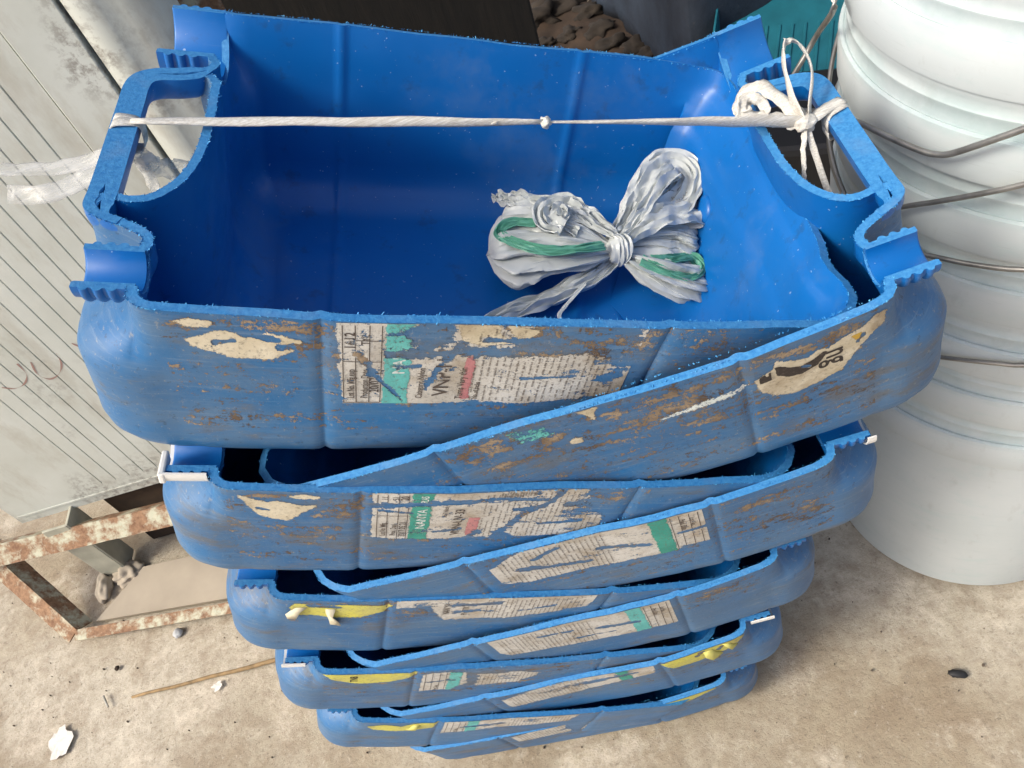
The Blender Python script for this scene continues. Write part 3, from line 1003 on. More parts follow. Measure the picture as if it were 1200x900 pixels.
# ---- B1: round cream sticker with its lettering, scraped label
r = use('B1')
ct = Cover([(101, 22), (98, 36), (93, 43), (82, 47.5), (68, 46), (58, 42), (52, 31), (44, 20), (36.5, 14), (36, 6), (41, 4.5), (48, 10), (58, 13), (64, 18), (70, 15), (74, 19), (86, 14), (90, 10), (92, 17)], soft=1.3, seed=3.3,
           tears=[((74, 27), (77, 25), 0.7), ((50, 22), (47, 17), 0.8)])
st = sheet('sticker', ct, (33, 104, 2, 50), 0.25, True, M_CREAM, r, 1.1)
arc = Cover([(91, 15.5), (90, 24), (85, 29), (78, 31), (70, 28), (65, 20), (66.5, 18), (72, 22), (78, 23.5), (84, 21), (88, 17)], soft=1.0)
sheet('black_arc', lambda u, d: min(ct(u, d), arc(u, d)), (63, 93, 13, 33), 0.42, True, M_SINK, st, 1.0)
sq = Cover([(99, 19), (99, 27), (91.5, 26), (91.5, 18.5)], soft=0.8, tears=[((95, 18), (95, 21), 0.5)])
sheet('black_block', lambda u, d: min(ct(u, d), sq(u, d)), (90, 101, 17, 29), 0.42, True, M_SINK, st, 1.0)
prints('lettering', [('ng', 65.5, 19.5, 17.5, 0.85)], lambda u, d: 1.0, 0.45, True, M_SINK, st)
yl = Cover([(53, 15), (48, 14), (47, 18), (51, 20)], soft=2.0)
sheet('yellow_stain', lambda u, d: min(ct(u, d), yl(u, d) - .1), (45, 55, 12, 22), 0.36, True, mat_decal('rust_yellow_stain', (0.55, 0.36, 0.04), (0.5, 0.3, 0.05), amp=.9), st, 1.1)
mud(r, True, [(80, 9, 22, 7, 0.62), (60, 9, 16, 7, 0.75), (50, 30, 8, 5, 0.45), (115, 8, 14, 6, 0.55), (150, 12, 40, 10, 0.50), (140, 28, 45, 16, 0.52), (172, 13, 8, 5, 0.8), (160, 26, 16, 6, 0.6), (235, 12, 30, 9, 0.62), (207, 20, 10, 7, 0.85), (222, 32, 24, 7, 0.45),
              (120, 42, 30, 12, 0.42), (185, 38, 20, 6, 0.4), (80, 60, 40, 8, 0.3), (90, 88, 40, 6, 0.3)], (40, 275, 0.8, 92), cell=2.0, seed=4.4)
ct = Cover([(176, 1), (188, 1), (183, 6), (181, 12), (179, 5)], soft=1.2)
sheet('sticker_remnant', ct, (174, 190, 0.8, 14), 0.3, True, M_CREAM, r, 1.1)
ct = Cover([(191, 26), (197, 25), (198, 30), (192, 32)], soft=1.2)
sheet('sticker_remnant', ct, (189, 200, 23, 34), 0.3, True, M_CREAM, r, 1.1)
cg = Cover([(206, 8), (222, 7), (220, 16), (206, 15)], soft=5.0, full=0.62)
sheet('label_remnant', cg, (202, 226, 3, 20), 0.2, True, M_TEAL, r, 1.5)
ct = Cover([(106, 22), (150, 31), (150, 33), (106, 27)], soft=2.0, full=0.8, tears=[])
sheet('label_remnant', ct, (104, 153, 20, 36), 0.2, True, M_WINK, r, 1.5)
# ---- A2
r = use('A2')
cv = Cover([(112.5, -6), (113.5, 57), (150, 60), (186, 61), (190, 52), (200, 60), (255, 60), (247, 30), (228, -6)],
           tears=[((113, 16), (178, 9.5), 1.7), ((178, 9), (215, 13), 1.0), ((118, 21), (134, 24), 1.3), ((186, 60), (200, 30), 2.0), ((200, 30), (216, 12), 1.4), ((215, 12), (222, -4), 1.6), ((150, 50), (165, 46), 1.0), ((170, 61), (176, 52), 2.2), ((225, 20), (240, 18), 1.8), ((212, 44), (236, 40), 1.4), ((196, 24), (210, 20), 2.0)],
           worn=[(235, 22, 18, 22, 0.5), (160, 47, 16, 6, 0.3)], soft=1.6, full=0.9, seed=6.2)
big_label(r, False, cv, M_GREEN, [('Lot No. Mfg.', 121, 54, 4.8, .74), ('Prod. Date', 127, 54, 4.8, .74), ('2017.05.21', 132.4, 56, 5.6, .86), ('20', 132, 8, 6, .8), ('11', 121, 8, 5, .8), ('51', 127, 8, 5, .8), ('VNN-UV-33', 164.5, 55, 7.6, 0.92), ('No.7 Nhon', 155, 30, 4, .8)],
          [('NANYA', 143.2, 45, 7.6, 0.98), ('PLAS', 143, 11, 6, 0.6)], None, cell=1.5, seed=8, pinkbox=(168, 175, 32, 56))
fineprint('fine_print', (184, 204, 0.8, 7), cv, 0.55, False, M_INK, r, 12, pitch=1.5, h=1.4)
ct = Cover([(43, 6), (51, 10), (58, 11), (66, 9), (75, 12), (83, 16), (76, 24), (67, 34), (58, 32), (50, 25)], soft=1.5, seed=2.1, tears=[((62, 8), (78, 14), 1.6), ((52, 20), (58, 22), 0.9)])
sheet('sticker_remnant', ct, (41, 86, 3, 37), 0.25, False, M_CREAM, r, 1.3)
ct = Cover([(68, 5), (76, 3), (86, 5), (84, 8), (72, 8)], soft=1.3)
sheet('sticker_remnant', ct, (66, 90, 1, 10), 0.25, False, M_CREAM, r, 1.3)
mud(r, False, [(95, 20, 18, 14, 0.46), (60, 6, 18, 4, 0.45), (75, 44, 30, 6, 0.42), (85, 62, 22, 9, 0.4), (245, 10, 18, 12, 0.4), (40, 20, 6, 10, 0.4)], (34, 270, 1, 88), cell=2.4, seed=7.7)
# ---- B2
r = use('B2')
cv = Cover([(110, 2), (111, 52), (150, 56), (188, 54), (235, 54), (262, 42), (256, 20), (238, 8), (214, -6), (160, -6), (124, -4)],
           tears=[((150, 36), (180, 24), 1.4), ((190, 42), (236, 30), 1.8), ((113, 26), (130, 28), 1.2), ((205, 8), (222, 18), 1.4)],
           worn=[(175, 30, 30, 9, 0.4), (222, 30, 20, 6, 0.3), (126, 22, 9, 6, 0.4)], soft=1.6, full=1.0, seed=3.7)
big_label(r, True, cv, M_GREEN, [('Prod. Date', 127, 8, 4.8, .74), ('Lot No.', 121, 8, 4.8, .8)], [], None, cell=1.8, seed=18)
mud(r, True, [(78, 20, 18, 6, 0.62), (60, 14, 22, 4, 0.45), (70, 55, 30, 10, 0.34), (50, 60, 14, 18, 0.42), (95, 40, 20, 8, 0.34)], (30, 270, 1, 90), cell=2.4, seed=9.7)
# ---- A3
r = use('A3')
cv = Cover([(110, -8), (111, 14), (136, 14), (148, 42), (200, 41), (250, 24), (256, -8)], tears=[((150, 14), (185, 10), 1.5), ((155, 27), (170, 24), 1.8), ((200, 26), (225, 18), 1.0)],
           worn=[(135, 6, 26, 9, 0.35), (170, 28, 22, 9, 0.4)], soft=2.0, full=1.0, seed=8.3)
big_label(r, False, cv, M_PAPER, [('NAN YA', 150, 30, 6.5, .9), ('PLASTICS', 163, 33, 6, .9)], [], None, cell=2.0, seed=28, lines=False)
yp = Cover([(41, 14), (46, 6), (60, 8), (80, 7), (110, 8), (102, 20), (88, 28), (72, 30), (56, 27), (46, 28)], soft=1.5, tears=[((55, 9), (75, 11), 1.6)], seed=4.2)
yo = sheet('yellow_sticker', yp, (38, 112, 4, 33), 0.25, False, M_YEL, r, 1.5)
mud(r, False, [(85, 9, 30, 5, 0.7), (130, 20, 22, 14, 0.32)], (40, 160, 1, 40), cell=2.4, seed=1.9)
# ---- B3
r = use('B3')
cv = Cover([(109.5, 0), (107, 60), (150, 60), (246, 46), (262, 18), (252, -4), (200, -8), (125, -8)], tears=[((140, 34), (170, 28), 1.6), ((190, 20), (215, 16), 1.5), ((160, 44), (190, 40), 0.9)], worn=[(160, 30, 26, 10, 0.35), (135, 14, 14, 8, 0.4)], soft=1.6, full=1.1, seed=1.7)
big_label(r, True, cv, M_TEAL, [('Lot No.', 121, 10, 4.8, .8), ('Prod. Date', 127, 10, 4.8, .74)], [], None, cell=2.0, seed=38)
mud(r, True, [(82, 14, 26, 8, 0.62), (60, 10, 14, 5, 0.4)], (40, 108, 1, 40), cell=2.4, seed=3.9)
# ---- A4
r = use('A4')
cv = Cover([(113, 8), (112, 54), (138, 56), (152, 40), (148, 10), (130, 5)], tears=[((118, 30), (135, 26), 1.2)], worn=[(142, 32, 10, 14, 0.5)], soft=2, full=1.1, seed=2.9)
big_label(r, False, cv, M_TEAL, [('Prod. Date', 127, 54, 4.8, .74)], [], None, cell=2.2, seed=48, fp=False)
cv2 = Cover([(160, 18), (160, 50), (195, 46), (212, 24), (196, 14)], worn=[(185, 30, 24, 9, 0.5)], soft=3, full=0.95, seed=4.9)
p2 = sheet('label_remnant', cv2, (157, 215, 10, 54), 0.2, False, M_PAPER, r, 2.2)
fineprint('fine_print', (162, 210, 14, 48), cv2, 0.5, False, M_INK, p2, 49, pitch=3.3)
yp = Cover(ellipse_poly(72, -7, 38, 33), soft=1.2, seed=1.2)
yo = sheet('yellow_sticker', yp, (35, 109, 1, 26), 0.25, False, M_YEL, r, 1.5)
prints('lettering', [('TNB', 62, 20, 8.5, 0.9)], lambda u, d: 1.0, 0.5, False, M_SINK, yo)
mud(r, False, [(185, 46, 26, 8, 0.6), (200, 14, 14, 6, 0.5), (60, 2, 30, 3, 0.7), (230, 14, 16, 8, 0.5)], (34, 262, 1, 70), cell=2.6, seed=6.9)
# ---- B4
r = use('B4')
cv = Cover([(111, -4), (114, 24), (160, 38), (250, 46), (256, 16), (200, -4), (140, -8)], tears=[((130, 12), (170, 18), 2.0)], worn=[(180, 20, 40, 9, 0.75), (140, 12, 20, 9, 0.4)], soft=2.5, full=1.0, seed=5.4)
big_label(r, True, cv, M_GREEN, [], [], None, cell=2.2, seed=58, lines=False)
yp = Cover([(106, 6), (98, 27), (76, 30), (50, 24), (32, 6), (44, -6), (70, 1), (88, -4)], soft=1.4, tears=[((70, 6), (76, 14), 2.0), ((52, 8), (56, 14), 1.6)], seed=6.1)
sheet('yellow_sticker', yp, (32, 108, 1, 32), 0.3, True, M_YEL, r, 1.5)
mud(r, True, [(70, 8, 34, 7, 0.8), (200, 22, 40, 12, 0.6), (140, 20, 26, 8, 0.5)], (34, 262, 1, 60), cell=2.6, seed=2.2)
# ---- A5, B5
r = use('A5')
cv = Cover([(111, -6), (112, 46), (160, 36), (235, 22), (244, -6)], tears=[((130, 24), (170, 18), 1.6)], worn=[(150, 24, 24, 9, 0.5), (200, 14, 20, 9, 0.4)], soft=2, full=1.05, seed=7.4)
big_label(r, False, cv, M_TEAL, [('Prod. Date', 127, 44, 4.8, .74)], [], None, cell=2.4, seed=68)
yp = Cover([(42, 14), (58, 7), (74, 14), (84, 4), (108, -2), (102, 18), (84, 29), (66, 31), (48, 26)], soft=1.4, seed=3.1)
sheet('yellow_sticker', yp, (40, 110, 1, 34), 0.3, False, M_YEL, r, 1.7)
r = use('B5')
cv = Cover([(110, -4), (112, 28), (180, 46), (256, 44), (256, 10), (190, -4), (140, -8)], worn=[(180, 24, 40, 9, 0.6)], soft=2.5, full=1.0, seed=9.4)
big_label(r, True, cv, M_PAPER, [], [], None, cell=2.4, seed=78, lines=False)
yp = Cover([(108, 4), (92, 24), (70, 24), (40, 4), (48, -6), (72, 2), (88, 0)], soft=1.4, seed=3.6)
sheet('yellow_sticker', yp, (38, 110, 1, 27), 0.3, True, M_YEL, r, 1.7)
mud(r, True, [(180, 22, 50, 12, 0.55), (75, 4, 26, 4, 0.6)], (40, 262, 1, 60), cell=2.8, seed=8.2)

# ---- torn flaps hanging off the yellow stickers, tape on the necks
def flap(root, mirror, pts, w, mat, name='torn_flap'):
    V, F = [], []
    for i, (u, d, lift) in enumerate(pts):
        for s in (-1, 1):
            ww = w * (0.8 + 0.6 * noise.noise(Vector((i * 1.9, s * 3.1, u * 0.3))))
            p = wall(u + s * ww, d + s * w * 0.5 * math.sin(i * 2.3 + u), 0.5 + lift * (0.45 + 0.35 * s), mirror)
            V.append(p)
    for i in range(len(pts) - 1): F.append((2 * i, 2 * i + 1, 2 * i + 3, 2 * i + 2))
    o = obj(name, mesh(name, V, F), mat, root, smooth=True)
    solid(o, 0.0003)
    return o
M_FLAP = mat_film('torn_paper_flap', (0.66, 0.60, 0.44), 0.1, 0.8)
M_YFLAP = mat_film('torn_yellow_flap', (0.62, 0.58, 0.16), 0.1, 0.7)
flap(use('A3'), False, [(50, 12, 0), (45, 16, 3), (43, 24, 4), (42, 32, 2)], 5, M_FLAP)
flap(use('A3'), False, [(69, 14, 0), (68, 22, 3), (70, 30, 4), (72, 42, 2)], 4, M_FLAP)
flap(use('B4'), True, [(66, 8, 0), (64, 16, 4), (60, 24, 5), (56, 28, 3)], 5, M_YFLAP)
flap(use('B4'), True, [(48, 4, 0), (46, 10, 3), (42, 16, 4)], 4, M_YFLAP)
flap(use('A5'), False, [(88, 8, 0), (84, 16, 4), (80, 22, 2)], 4, M_YFLAP)
def neck_tape(root, mirror, u0, u1, r0=15.6, a0=0, a1=150):
    V, F = [], []
    n = 18
    for k in range(n + 1):
        a = rad(a0 + (a1 - a0) * k / n)
        for u, q in ((u0, r0), (u1, r0), (u1, r0 + 1.0), (u0, r0 + 1.0)):
            V.append(loc(u, NV - q * math.cos(a), -q * math.sin(a) + (1.2 if k == 0 else 0), mirror))
    for k in range(n):
        for i in range(4):
            j = (i + 1) % 4
            F.append((k * 4 + i, k * 4 + j, (k + 1) * 4 + j, (k + 1) * 4 + i))
    F += [(0, 1, 2, 3), tuple(n * 4 + i for i in (3, 2, 1, 0))]
    bm = bmesh.new()
    me = mesh('tape', V, F)
    bm.from_mesh(me)
    bmesh.ops.recalc_face_normals(bm, faces=bm.faces)
    bm.to_mesh(me)
    bm.free()
    return obj('neck_tape', me, M_TAPE, root)
def mouth_tape(root, mirror):
    bm = bmesh.new()
    box_bm(bm, loc(4.6, NV - 9, -3.2, mirror), (0.0035, 0.016, 0.0085), bevel=0.001)
    return obj('mouth_tape', bm_mesh('mouth_tape', bm), M_TAPE, root)
neck_tape(ROOT['A2'], False, 3.5, 27)
mouth_tape(ROOT['A2'], False)
neck_tape(ROOT['B2'], True, 4, 9)
neck_tape(ROOT['A4'], False, 4, 22)
neck_tape(ROOT['B4'], True, 4, 24)

# ------------------------------------------------------------------ twine tied across the top
A1, B1 = tray_matrix('A1'), tray_matrix('B1')
def inA(u, v, d): return A1 @ loc(u, v, d)
def inB(u, v, d): return B1 @ loc(u, v, d, True)
def ribbon(name, P, w, mat, parent, twist=0.0, n=5, up=Vector((0, 0, 1)), crumple=0.0, th=0.0004, seed=0, ww=None, fold=0.0, K=5, pleat=0.0):
    P = catmull(P, n)
    N = len(P)
    V, F = [], []
    for i, p in enumerate(P):
        t = (P[min(i + 1, N - 1)] - P[max(0, i - 1)]).normalized()
        a = t.cross(up)
        if a.length < 1e-4: a = Vector((1, 0, 0))
        a.normalize()
        s = i / (N - 1)
        q = Matrix.Rotation(twist * s, 3, t)
        a = q @ a
        nrm = t.cross(a)
        wd = w * (ww(s) if ww else 1)
        for k in range(K):
            x = (k / (K - 1) - 0.5) * wd
            pos = p + a * x + nrm * fold * wd * (math.cos(math.pi * k * 2 / (K - 1)) * 0.5)
            if crumple:
                pos += nrm * crumple * noise.noise(Vector((s * 9 + seed, k * 0.9, seed * 1.3))) + a * crumple * 0.5 * noise.noise(Vector((s * 14 + seed, k, 5)))
            if pleat:
                y = k / (K - 1)
                rg = abs(noise.noise(Vector((y * 6.5 + seed * 3, s * 1.6, seed)))) + 0.5 * abs(noise.noise(Vector((y * 15 + seed, s * 2.6, seed + 4)))) + 0.35 * noise.noise(Vector((y * 3, s * 9, seed + 8)))
                pos += nrm * pleat * 2 * (rg - 0.3)
            V.append(pos)
    for i in range(N - 1):
        for k in range(K - 1):
            F.append((i * K + k, i * K + k + 1, (i + 1) * K + k + 1, (i + 1) * K + k))
    o = obj(name, mesh(name, V, F), mat, parent, smooth=True)
    solid(o, th)
    return o
tw = empty('plastic_twine', 'white plastic twine tied across the top tray between the two handles', 'twine', mat=Matrix.Translation(inA(5, 0, 0)))
def to_tw(P): return [p - tw.location for p in P]
pa, pk, pb = inA(8, -0.5, 2.2), None, inB(21, 8, 2.4)
pk = pa.lerp(pb, 0.585) - Vector((0, 0, 0.0006))
def strandr(s): return 1.0 + 0.25 * math.sin(s * 9) * (1 - s)
o = obj('strand', tube_mesh('strand', to_tw([pa.lerp(pk, k / 24) for k in range(25)]), 0.0021, 12, rf=lambda s: 1.15 - 0.3 * s + 0.10 * math.sin(s * 11), flat=(1.2, 0.5, 2.2)), M_TWINE, tw, smooth=True)
o = obj('strand', tube_mesh('strand', to_tw([pk.lerp(pb, k / 24) for k in range(25)]), 0.0019, 12, rf=lambda s: 0.6 + 1.2 * math.sin(min(1, s * 1.3) * math.pi * 0.55) - 0.5 * max(0, s - .8), flat=(1.15, 0.5, -1.4)), M_TWINE, tw, smooth=True)
def lump(name, c, r, mat, parent, seed=0, sub=3, sq=(1, 1, 1), amp=0.25, f=1.6):
    bm = bmesh.new()
    bmesh.ops.create_icosphere(bm, subdivisions=sub, radius=1)
    for v in bm.verts:
        k = 1 + amp * noise.noise(v.co * f + Vector((seed, seed, seed)))
        v.co = Vector((v.co.x * r * sq[0] * k, v.co.y * r * sq[1] * k, v.co.z * r * sq[2] * k)) + Vector(c)
    return obj(name, bm_mesh(name, bm), mat, parent, smooth=True)
lump('knot', pk - tw.location, 0.0029, M_TWINE, tw, 2, amp=0.5)
lump('small_knot', pa.lerp(pk, 0.87) - tw.location, 0.0015, M_TWINE, tw, 5, sq=(1.6, 1, 1))
def wrap(c_fn, u0, u1, v0, v1, z0, w, nm, slant=0.0):
    """flat band round a handle strut"""
    ring = []
    for k in range(25):
        a = 2 * math.pi * k / 24
        cu, cz = (u0 + u1) / 2, -6.6
        x, z = math.cos(a), math.sin(a)
        sx = math.copysign(abs(x) ** 0.55, x) * ((u1 - u0) / 2 + 1.0)
        sz = math.copysign(abs(z) ** 0.55, z) * 8.2
        ring.append(c_fn(cu + sx, (v0 + v1) / 2 + slant * x, cz + sz))
    e = (c_fn(0, v1, 0) - c_fn(0, v0, 0)).normalized() * w
    V, F = [], []
    for p in ring:
        V += [p - e / 2 - tw.location, p - tw.location, p + e / 2 - tw.location]
    for i in range(24):
        for j in range(2): F.append((3 * i + j, 3 * i + j + 1, 3 * i + j + 4, 3 * i + j + 3))
    o = obj(nm, mesh(nm, V, F), M_TWINE, tw, smooth=True)
    solid(o, 0.0006)
wrap(inA, -1.6, 11.6, -5, 5, 0, 0.0075, 'handle_wrap', 2.5)
wrap(inA, -1.6, 11.6, -1, 8, 0, 0.006, 'handle_wrap', -2.0)
wrap(inB, -2.6, 10.6, 6, 16, 0, 0.009, 'handle_wrap', -4)
KB = inB(22, 6, 3)
lump('bow_knot', KB - tw.location, 0.0052, M_TWINE, tw, 8, amp=0.5, sq=(1.1, 0.9, 0.9))
ribbon('bow_band', to_tw([KB, inB(15, 8, 4), inB(8, 12, 3), inB(-2, 16, 1.5)]), 0.008, M_TWINE, tw, crumple=0.001, fold=0.12)
camup = Vector((0, -0.5, 0.8))
ribbon('bow_loop', to_tw([KB, inB(25, 18, 14), inB(22, 34, 25), inB(17, 46, 30), inB(10, 45, 27), inB(8, 32, 18), inB(16, 14, 8), KB]), 0.0062, M_TWINE, tw, twist=0.4, up=Vector((0.9, 0.2, 0.2)), crumple=0.0015, seed=1)
ribbon('bow_loop', to_tw([KB, inB(27, 20, 9), inB(33, 33, 15), inB(41, 38, 15), inB(49, 33, 11), inB(50, 27, 9)]), 0.010, M_TWINE, tw, twist=0.5, up=camup, crumple=0.003, seed=2, fold=0.15)
ribbon('bow_loop', to_tw([KB, inB(30, 13, 5), inB(40, 19, 7), inB(50, 25, 9), inB(54, 26, 8)]), 0.011, M_TWINE, tw, twist=0.8, up=camup, crumple=0.003, seed=3, fold=0.2)
ribbon('bow_loop', to_tw([inB(53, 25, 8), inB(47, 33, 14), inB(40, 30, 12), inB(38, 24, 8), inB(42, 22, 6)]), 0.006, M_TWINE, tw, twist=0.6, up=camup, crumple=0.003, seed=4)
ribbon('tail', to_tw([KB, inB(22, 0, -6), inB(21, -12, -25), inB(18, -24, -46), inB(16, -34, -70)]), 0.0035, M_TWINE, tw, twist=1.5, crumple=0.001, seed=6)
ribbon('tail', to_tw([KB, inB(26, 0, -3), inB(30, -8, -12), inB(33, -16, -20)]), 0.003, M_TWINE, tw, twist=1.0, crumple=0.002, seed=7)
ribbon('loose_end', to_tw([inA(6, -2, -14), inA(-6, -3, -16), inA(-22, -3, -24), inA(-44, -2, -30), inA(-62, 1, -33)]), 0.0095, M_CLEAR, tw, twist=0.5, up=camup, crumple=0.002, seed=11)
ribbon('loose_end', to_tw([inA(6, -5, -14), inA(-6, -12, -18), inA(-20, -16, -26), inA(-36, -19, -32), inA(-54, -16, -36)]), 0.0095, M_CLEAR, tw, twist=-0.4, up=camup, crumple=0.002, seed=12)
ribbon('inner_tail', to_tw([inA(10, -6, -14), inA(18, -6, -20), inA(28, 2, -26), inA(36, 12, -34)]), 0.010, M_CLEAR, tw, twist=1.0, up=camup, crumple=0.004, seed=13)
ribbon('inner_tail', to_tw([inA(10, -8, -14), inA(16, -14, -24), inA(22, -22, -36), inA(24, -34, -56), inA(25, -44, -90)]), 0.006, M_CLEAR, tw, twist=1.0, up=camup, crumple=0.003, seed=14)
lump('inner_knot', inA(13, -7, -16) - tw.location, 0.0055, M_CLEAR, tw, 4, amp=.5)

# ------------------------------------------------------------------ tied bundle of plastic film in the top tray
bag = empty('tied_plastic_bundle', 'bundle of white and green plastic film tied in the middle, lying in the top tray', 'plastic bundle', mat=A1 @ Matrix.Translation(loc(285, 22, -104)))
bagi = bag.matrix_world.inverted()
def inBag(u, v, d): return bagi @ inA(u, v, d)
def pouch(name, axis, halfw, halfh, mat, seed, pleats=7, amp=0.16, close=0.75, nseg=34, nring=110, wdir=(0, 1, 0), tipcut=0.0):
    """gathered lobe of film: narrow at the knot, wide and pleated further out"""
    A = catmull(axis, 6)
    N = len(A)
    V, F = [], []
    wd0 = Vector(wdir)
    for i in range(nseg + 1):
        s = i / nseg
        x = s * (N - 1)
        k = min(N - 2, int(x))
        p = A[k].lerp(A[k + 1], x - k)
        t = (A[min(k + 1, N - 1)] - A[max(0, k)]).normalized()
        wv = (wd0 - t * wd0.dot(t)).normalized()
        hv = t.cross(wv)
        g = 0.16 + 0.84 * math.sin(min(1, s / close) * math.pi / 2) ** 1.3
        if s > close: g *= math.sqrt(max(0.0, 1 - ((s - close) / (1 - close)) ** 2)) * 0.98 + 0.02
        for j in range(nring):
            a = 2 * math.pi * j / nring
            pl = 1 + amp * (0.4 + 0.6 * (1 - s)) * math.sin(a * pleats + seed + 1.2 * math.sin(3 * s + seed)) + 0.20 * noise.noise(Vector((math.cos(a) * 1.6, math.sin(a) * 1.6, s * 3 + seed * 2.1)))
            cr = abs(noise.noise(Vector((math.cos(a) * 3.2, math.sin(a) * 3.2, s * 4.5 + seed * 5)))) * 0.18
            cr += (abs(noise.noise(Vector((math.cos(a) * 7.5, math.sin(a) * 7.5, s * 1.3 + seed * 3)))) + 0.45 * abs(noise.noise(Vector((math.cos(a) * 16, math.sin(a) * 16, s * 2.2 + seed))))) * 0.40 - 0.12
            q = p + wv * math.cos(a) * halfw * g * (pl - cr) + hv * math.sin(a) * halfh * g * (pl - cr)
            q += t * halfw * 0.18 * noise.noise(Vector((math.cos(a) * 2, math.sin(a) * 2, seed))) * s
            V.append(inBag(*q))
    for i in range(nseg):
        for j in range(nring):
            b = (j + 1) % nring
            F.append((i * nring + j, i * nring + b, (i + 1) * nring + b, (i + 1) * nring + j))
    F.append(tuple(range(nring)))
    F.append(tuple(nseg * nring + j for j in range(nring)))
    bm = bmesh.new()
    me = mesh(name, V, F)
    bm.from_mesh(me)
    bmesh.ops.recalc_face_normals(bm, faces=bm.faces)
    bm.to_mesh(me)
    bm.free()
    o = obj(name, me, mat, bag, smooth=True)
    esplit(o, 50)
    return o
KN = (285, 22, -80)
pouch('gathered_lobe', [KN, (262, 23, -80), (232, 27, -84), (205, 26, -92)], 29, 14, M_BAG, 1.0, 11, 0.22, 0.84)
pouch('gathered_lobe', [(282, 26, -78), (262, 34, -76), (240, 46, -78), (214, 52, -84)], 19, 12, M_BAG, 2.7, 7, 0.2, 0.8)
pouch('gathered_lobe', [KN, (302, 18, -83), (326, 14, -88), (350, 16, -94)], 23, 12, M_BAG, 4.1, 9, 0.26, 0.82)
pouch('gathered_lobe', [(288, 24, -78), (304, 34, -74), (326, 42, -76), (347, 40, -80)], 18, 9, M_BAG, 6.3, 6, 0.2, 0.86)
def bagrib(name, P, w, mat, **k):
    if w > 0.007:
        k['K'], k['pleat'] = 21, 0.0034 if w > 0.012 else 0.0016
        k.setdefault('n', 9)
        if 'crumple' in k: k['crumple'] *= 0.8
    k.setdefault('n', 5)
    o = ribbon(name, [inBag(*p) for p in P], w, mat, bag, **k)
    esplit(o, 48)
    return o
lu = Vector((-0.35, -0.2, 0.9))
bagrib('film_loop', [(286, 26, -72), (297, 42, -64), (308, 60, -56), (320, 76, -51), (331, 82, -51), (338, 75, -56), (330, 60, -62), (318, 48, -67)], 0.026, M_BAG, up=lu, crumple=0.005, seed=3, th=0.0005, ww=lambda s: 0.45 + 0.75 * math.sin(min(1, s * 1.5) * math.pi / 2))
bagrib('film_loop', [(288, 24, -70), (306, 36, -62), (328, 48, -60), (346, 56, -64), (350, 50, -70)], 0.034, M_BAG, up=lu, crumple=0.005, seed=5, th=0.0005, ww=lambda s: 0.3 + 0.8 * math.sin(min(1, s * 1.3) * math.pi / 2))
bagrib('film_tip', [(328, 60, -62), (340, 66, -60), (350, 76, -57), (358, 84, -54)], 0.012, M_CLEAR, up=lu, crumple=0.004, seed=6)
bagrib('film_fold', [(284, 26, -70), (262, 40, -64), (248, 44, -62), (240, 34, -63), (250, 28, -64)], 0.022, M_BAG, up=lu, crumple=0.005, seed=7, th=0.0005, ww=lambda s: 0.35 + 0.7 * min(1, s * 2))
bagrib('film_flap', [(264, 34, -68), (242, 48, -68), (222, 60, -73), (210, 70, -77)], 0.024, M_BAG, up=lu, crumple=0.006, seed=8, th=0.0005, ww=lambda s: 1.1 - 0.75 * s)
bagrib('green_strip', [(274, 15, -70), (252, 8, -69), (232, 8, -71), (213, 22, -75), (209, 30, -75), (219, 35, -71), (232, 34, -70)], 0.0072, M_BAGG, up=lu, crumple=0.002, seed=9, th=0.0006)
bagrib('green_strip', [(300, 10, -76), (318, 3, -79), (334, 3, -82), (344, 13, -82), (338, 20, -79), (322, 14, -77), (308, 12, -76)], 0.0075, M_BAGG, up=lu, crumple=0.002, seed=11, th=0.0006)
for k in range(4):                                              # turns of film round the middle
    c = 283 + k * 2.6
    pts = [(c + 3 * math.sin(a * 2 + k) * 0.4 + (k - 1.5) * 0.6 * math.cos(a), 22 + 9.5 * math.cos(a), -78 + 9.5 * math.sin(a)) for a in [2 * math.pi * j / 12 for j in range(13)]]
    bagrib('binding_turn', pts, 0.0055, M_BAG, up=Vector((0.2, 0.9, 0.1)), crumple=0.0015, seed=20 + k, n=3, th=0.0008, twist=0)
lump('binding_core', inBag(286, 22, -78), 0.0092, M_BAG, bag, 3, sq=(0.8, 1, 1), amp=0.25)
bagrib('tail', [(285, 20, -84), (272, 10, -88), (254, 0, -94), (236, -8, -98), (214, -18, -101), (196, -32, -102), (184, -46, -101), (174, -62, -99)], 0.013, M_BAG, up=Vector((0, 0, 1)), crumple=0.004, seed=15, th=0.0006, fold=0.18)
bagrib('thread', [(264, 0, -90), (250, -14, -98), (246, -22, -100), (252, -34, -100), (256, -44, -99)], 0.0024, M_BAG, up=Vector((0, 0, 1)), crumple=0.001, seed=16, th=0.0005)

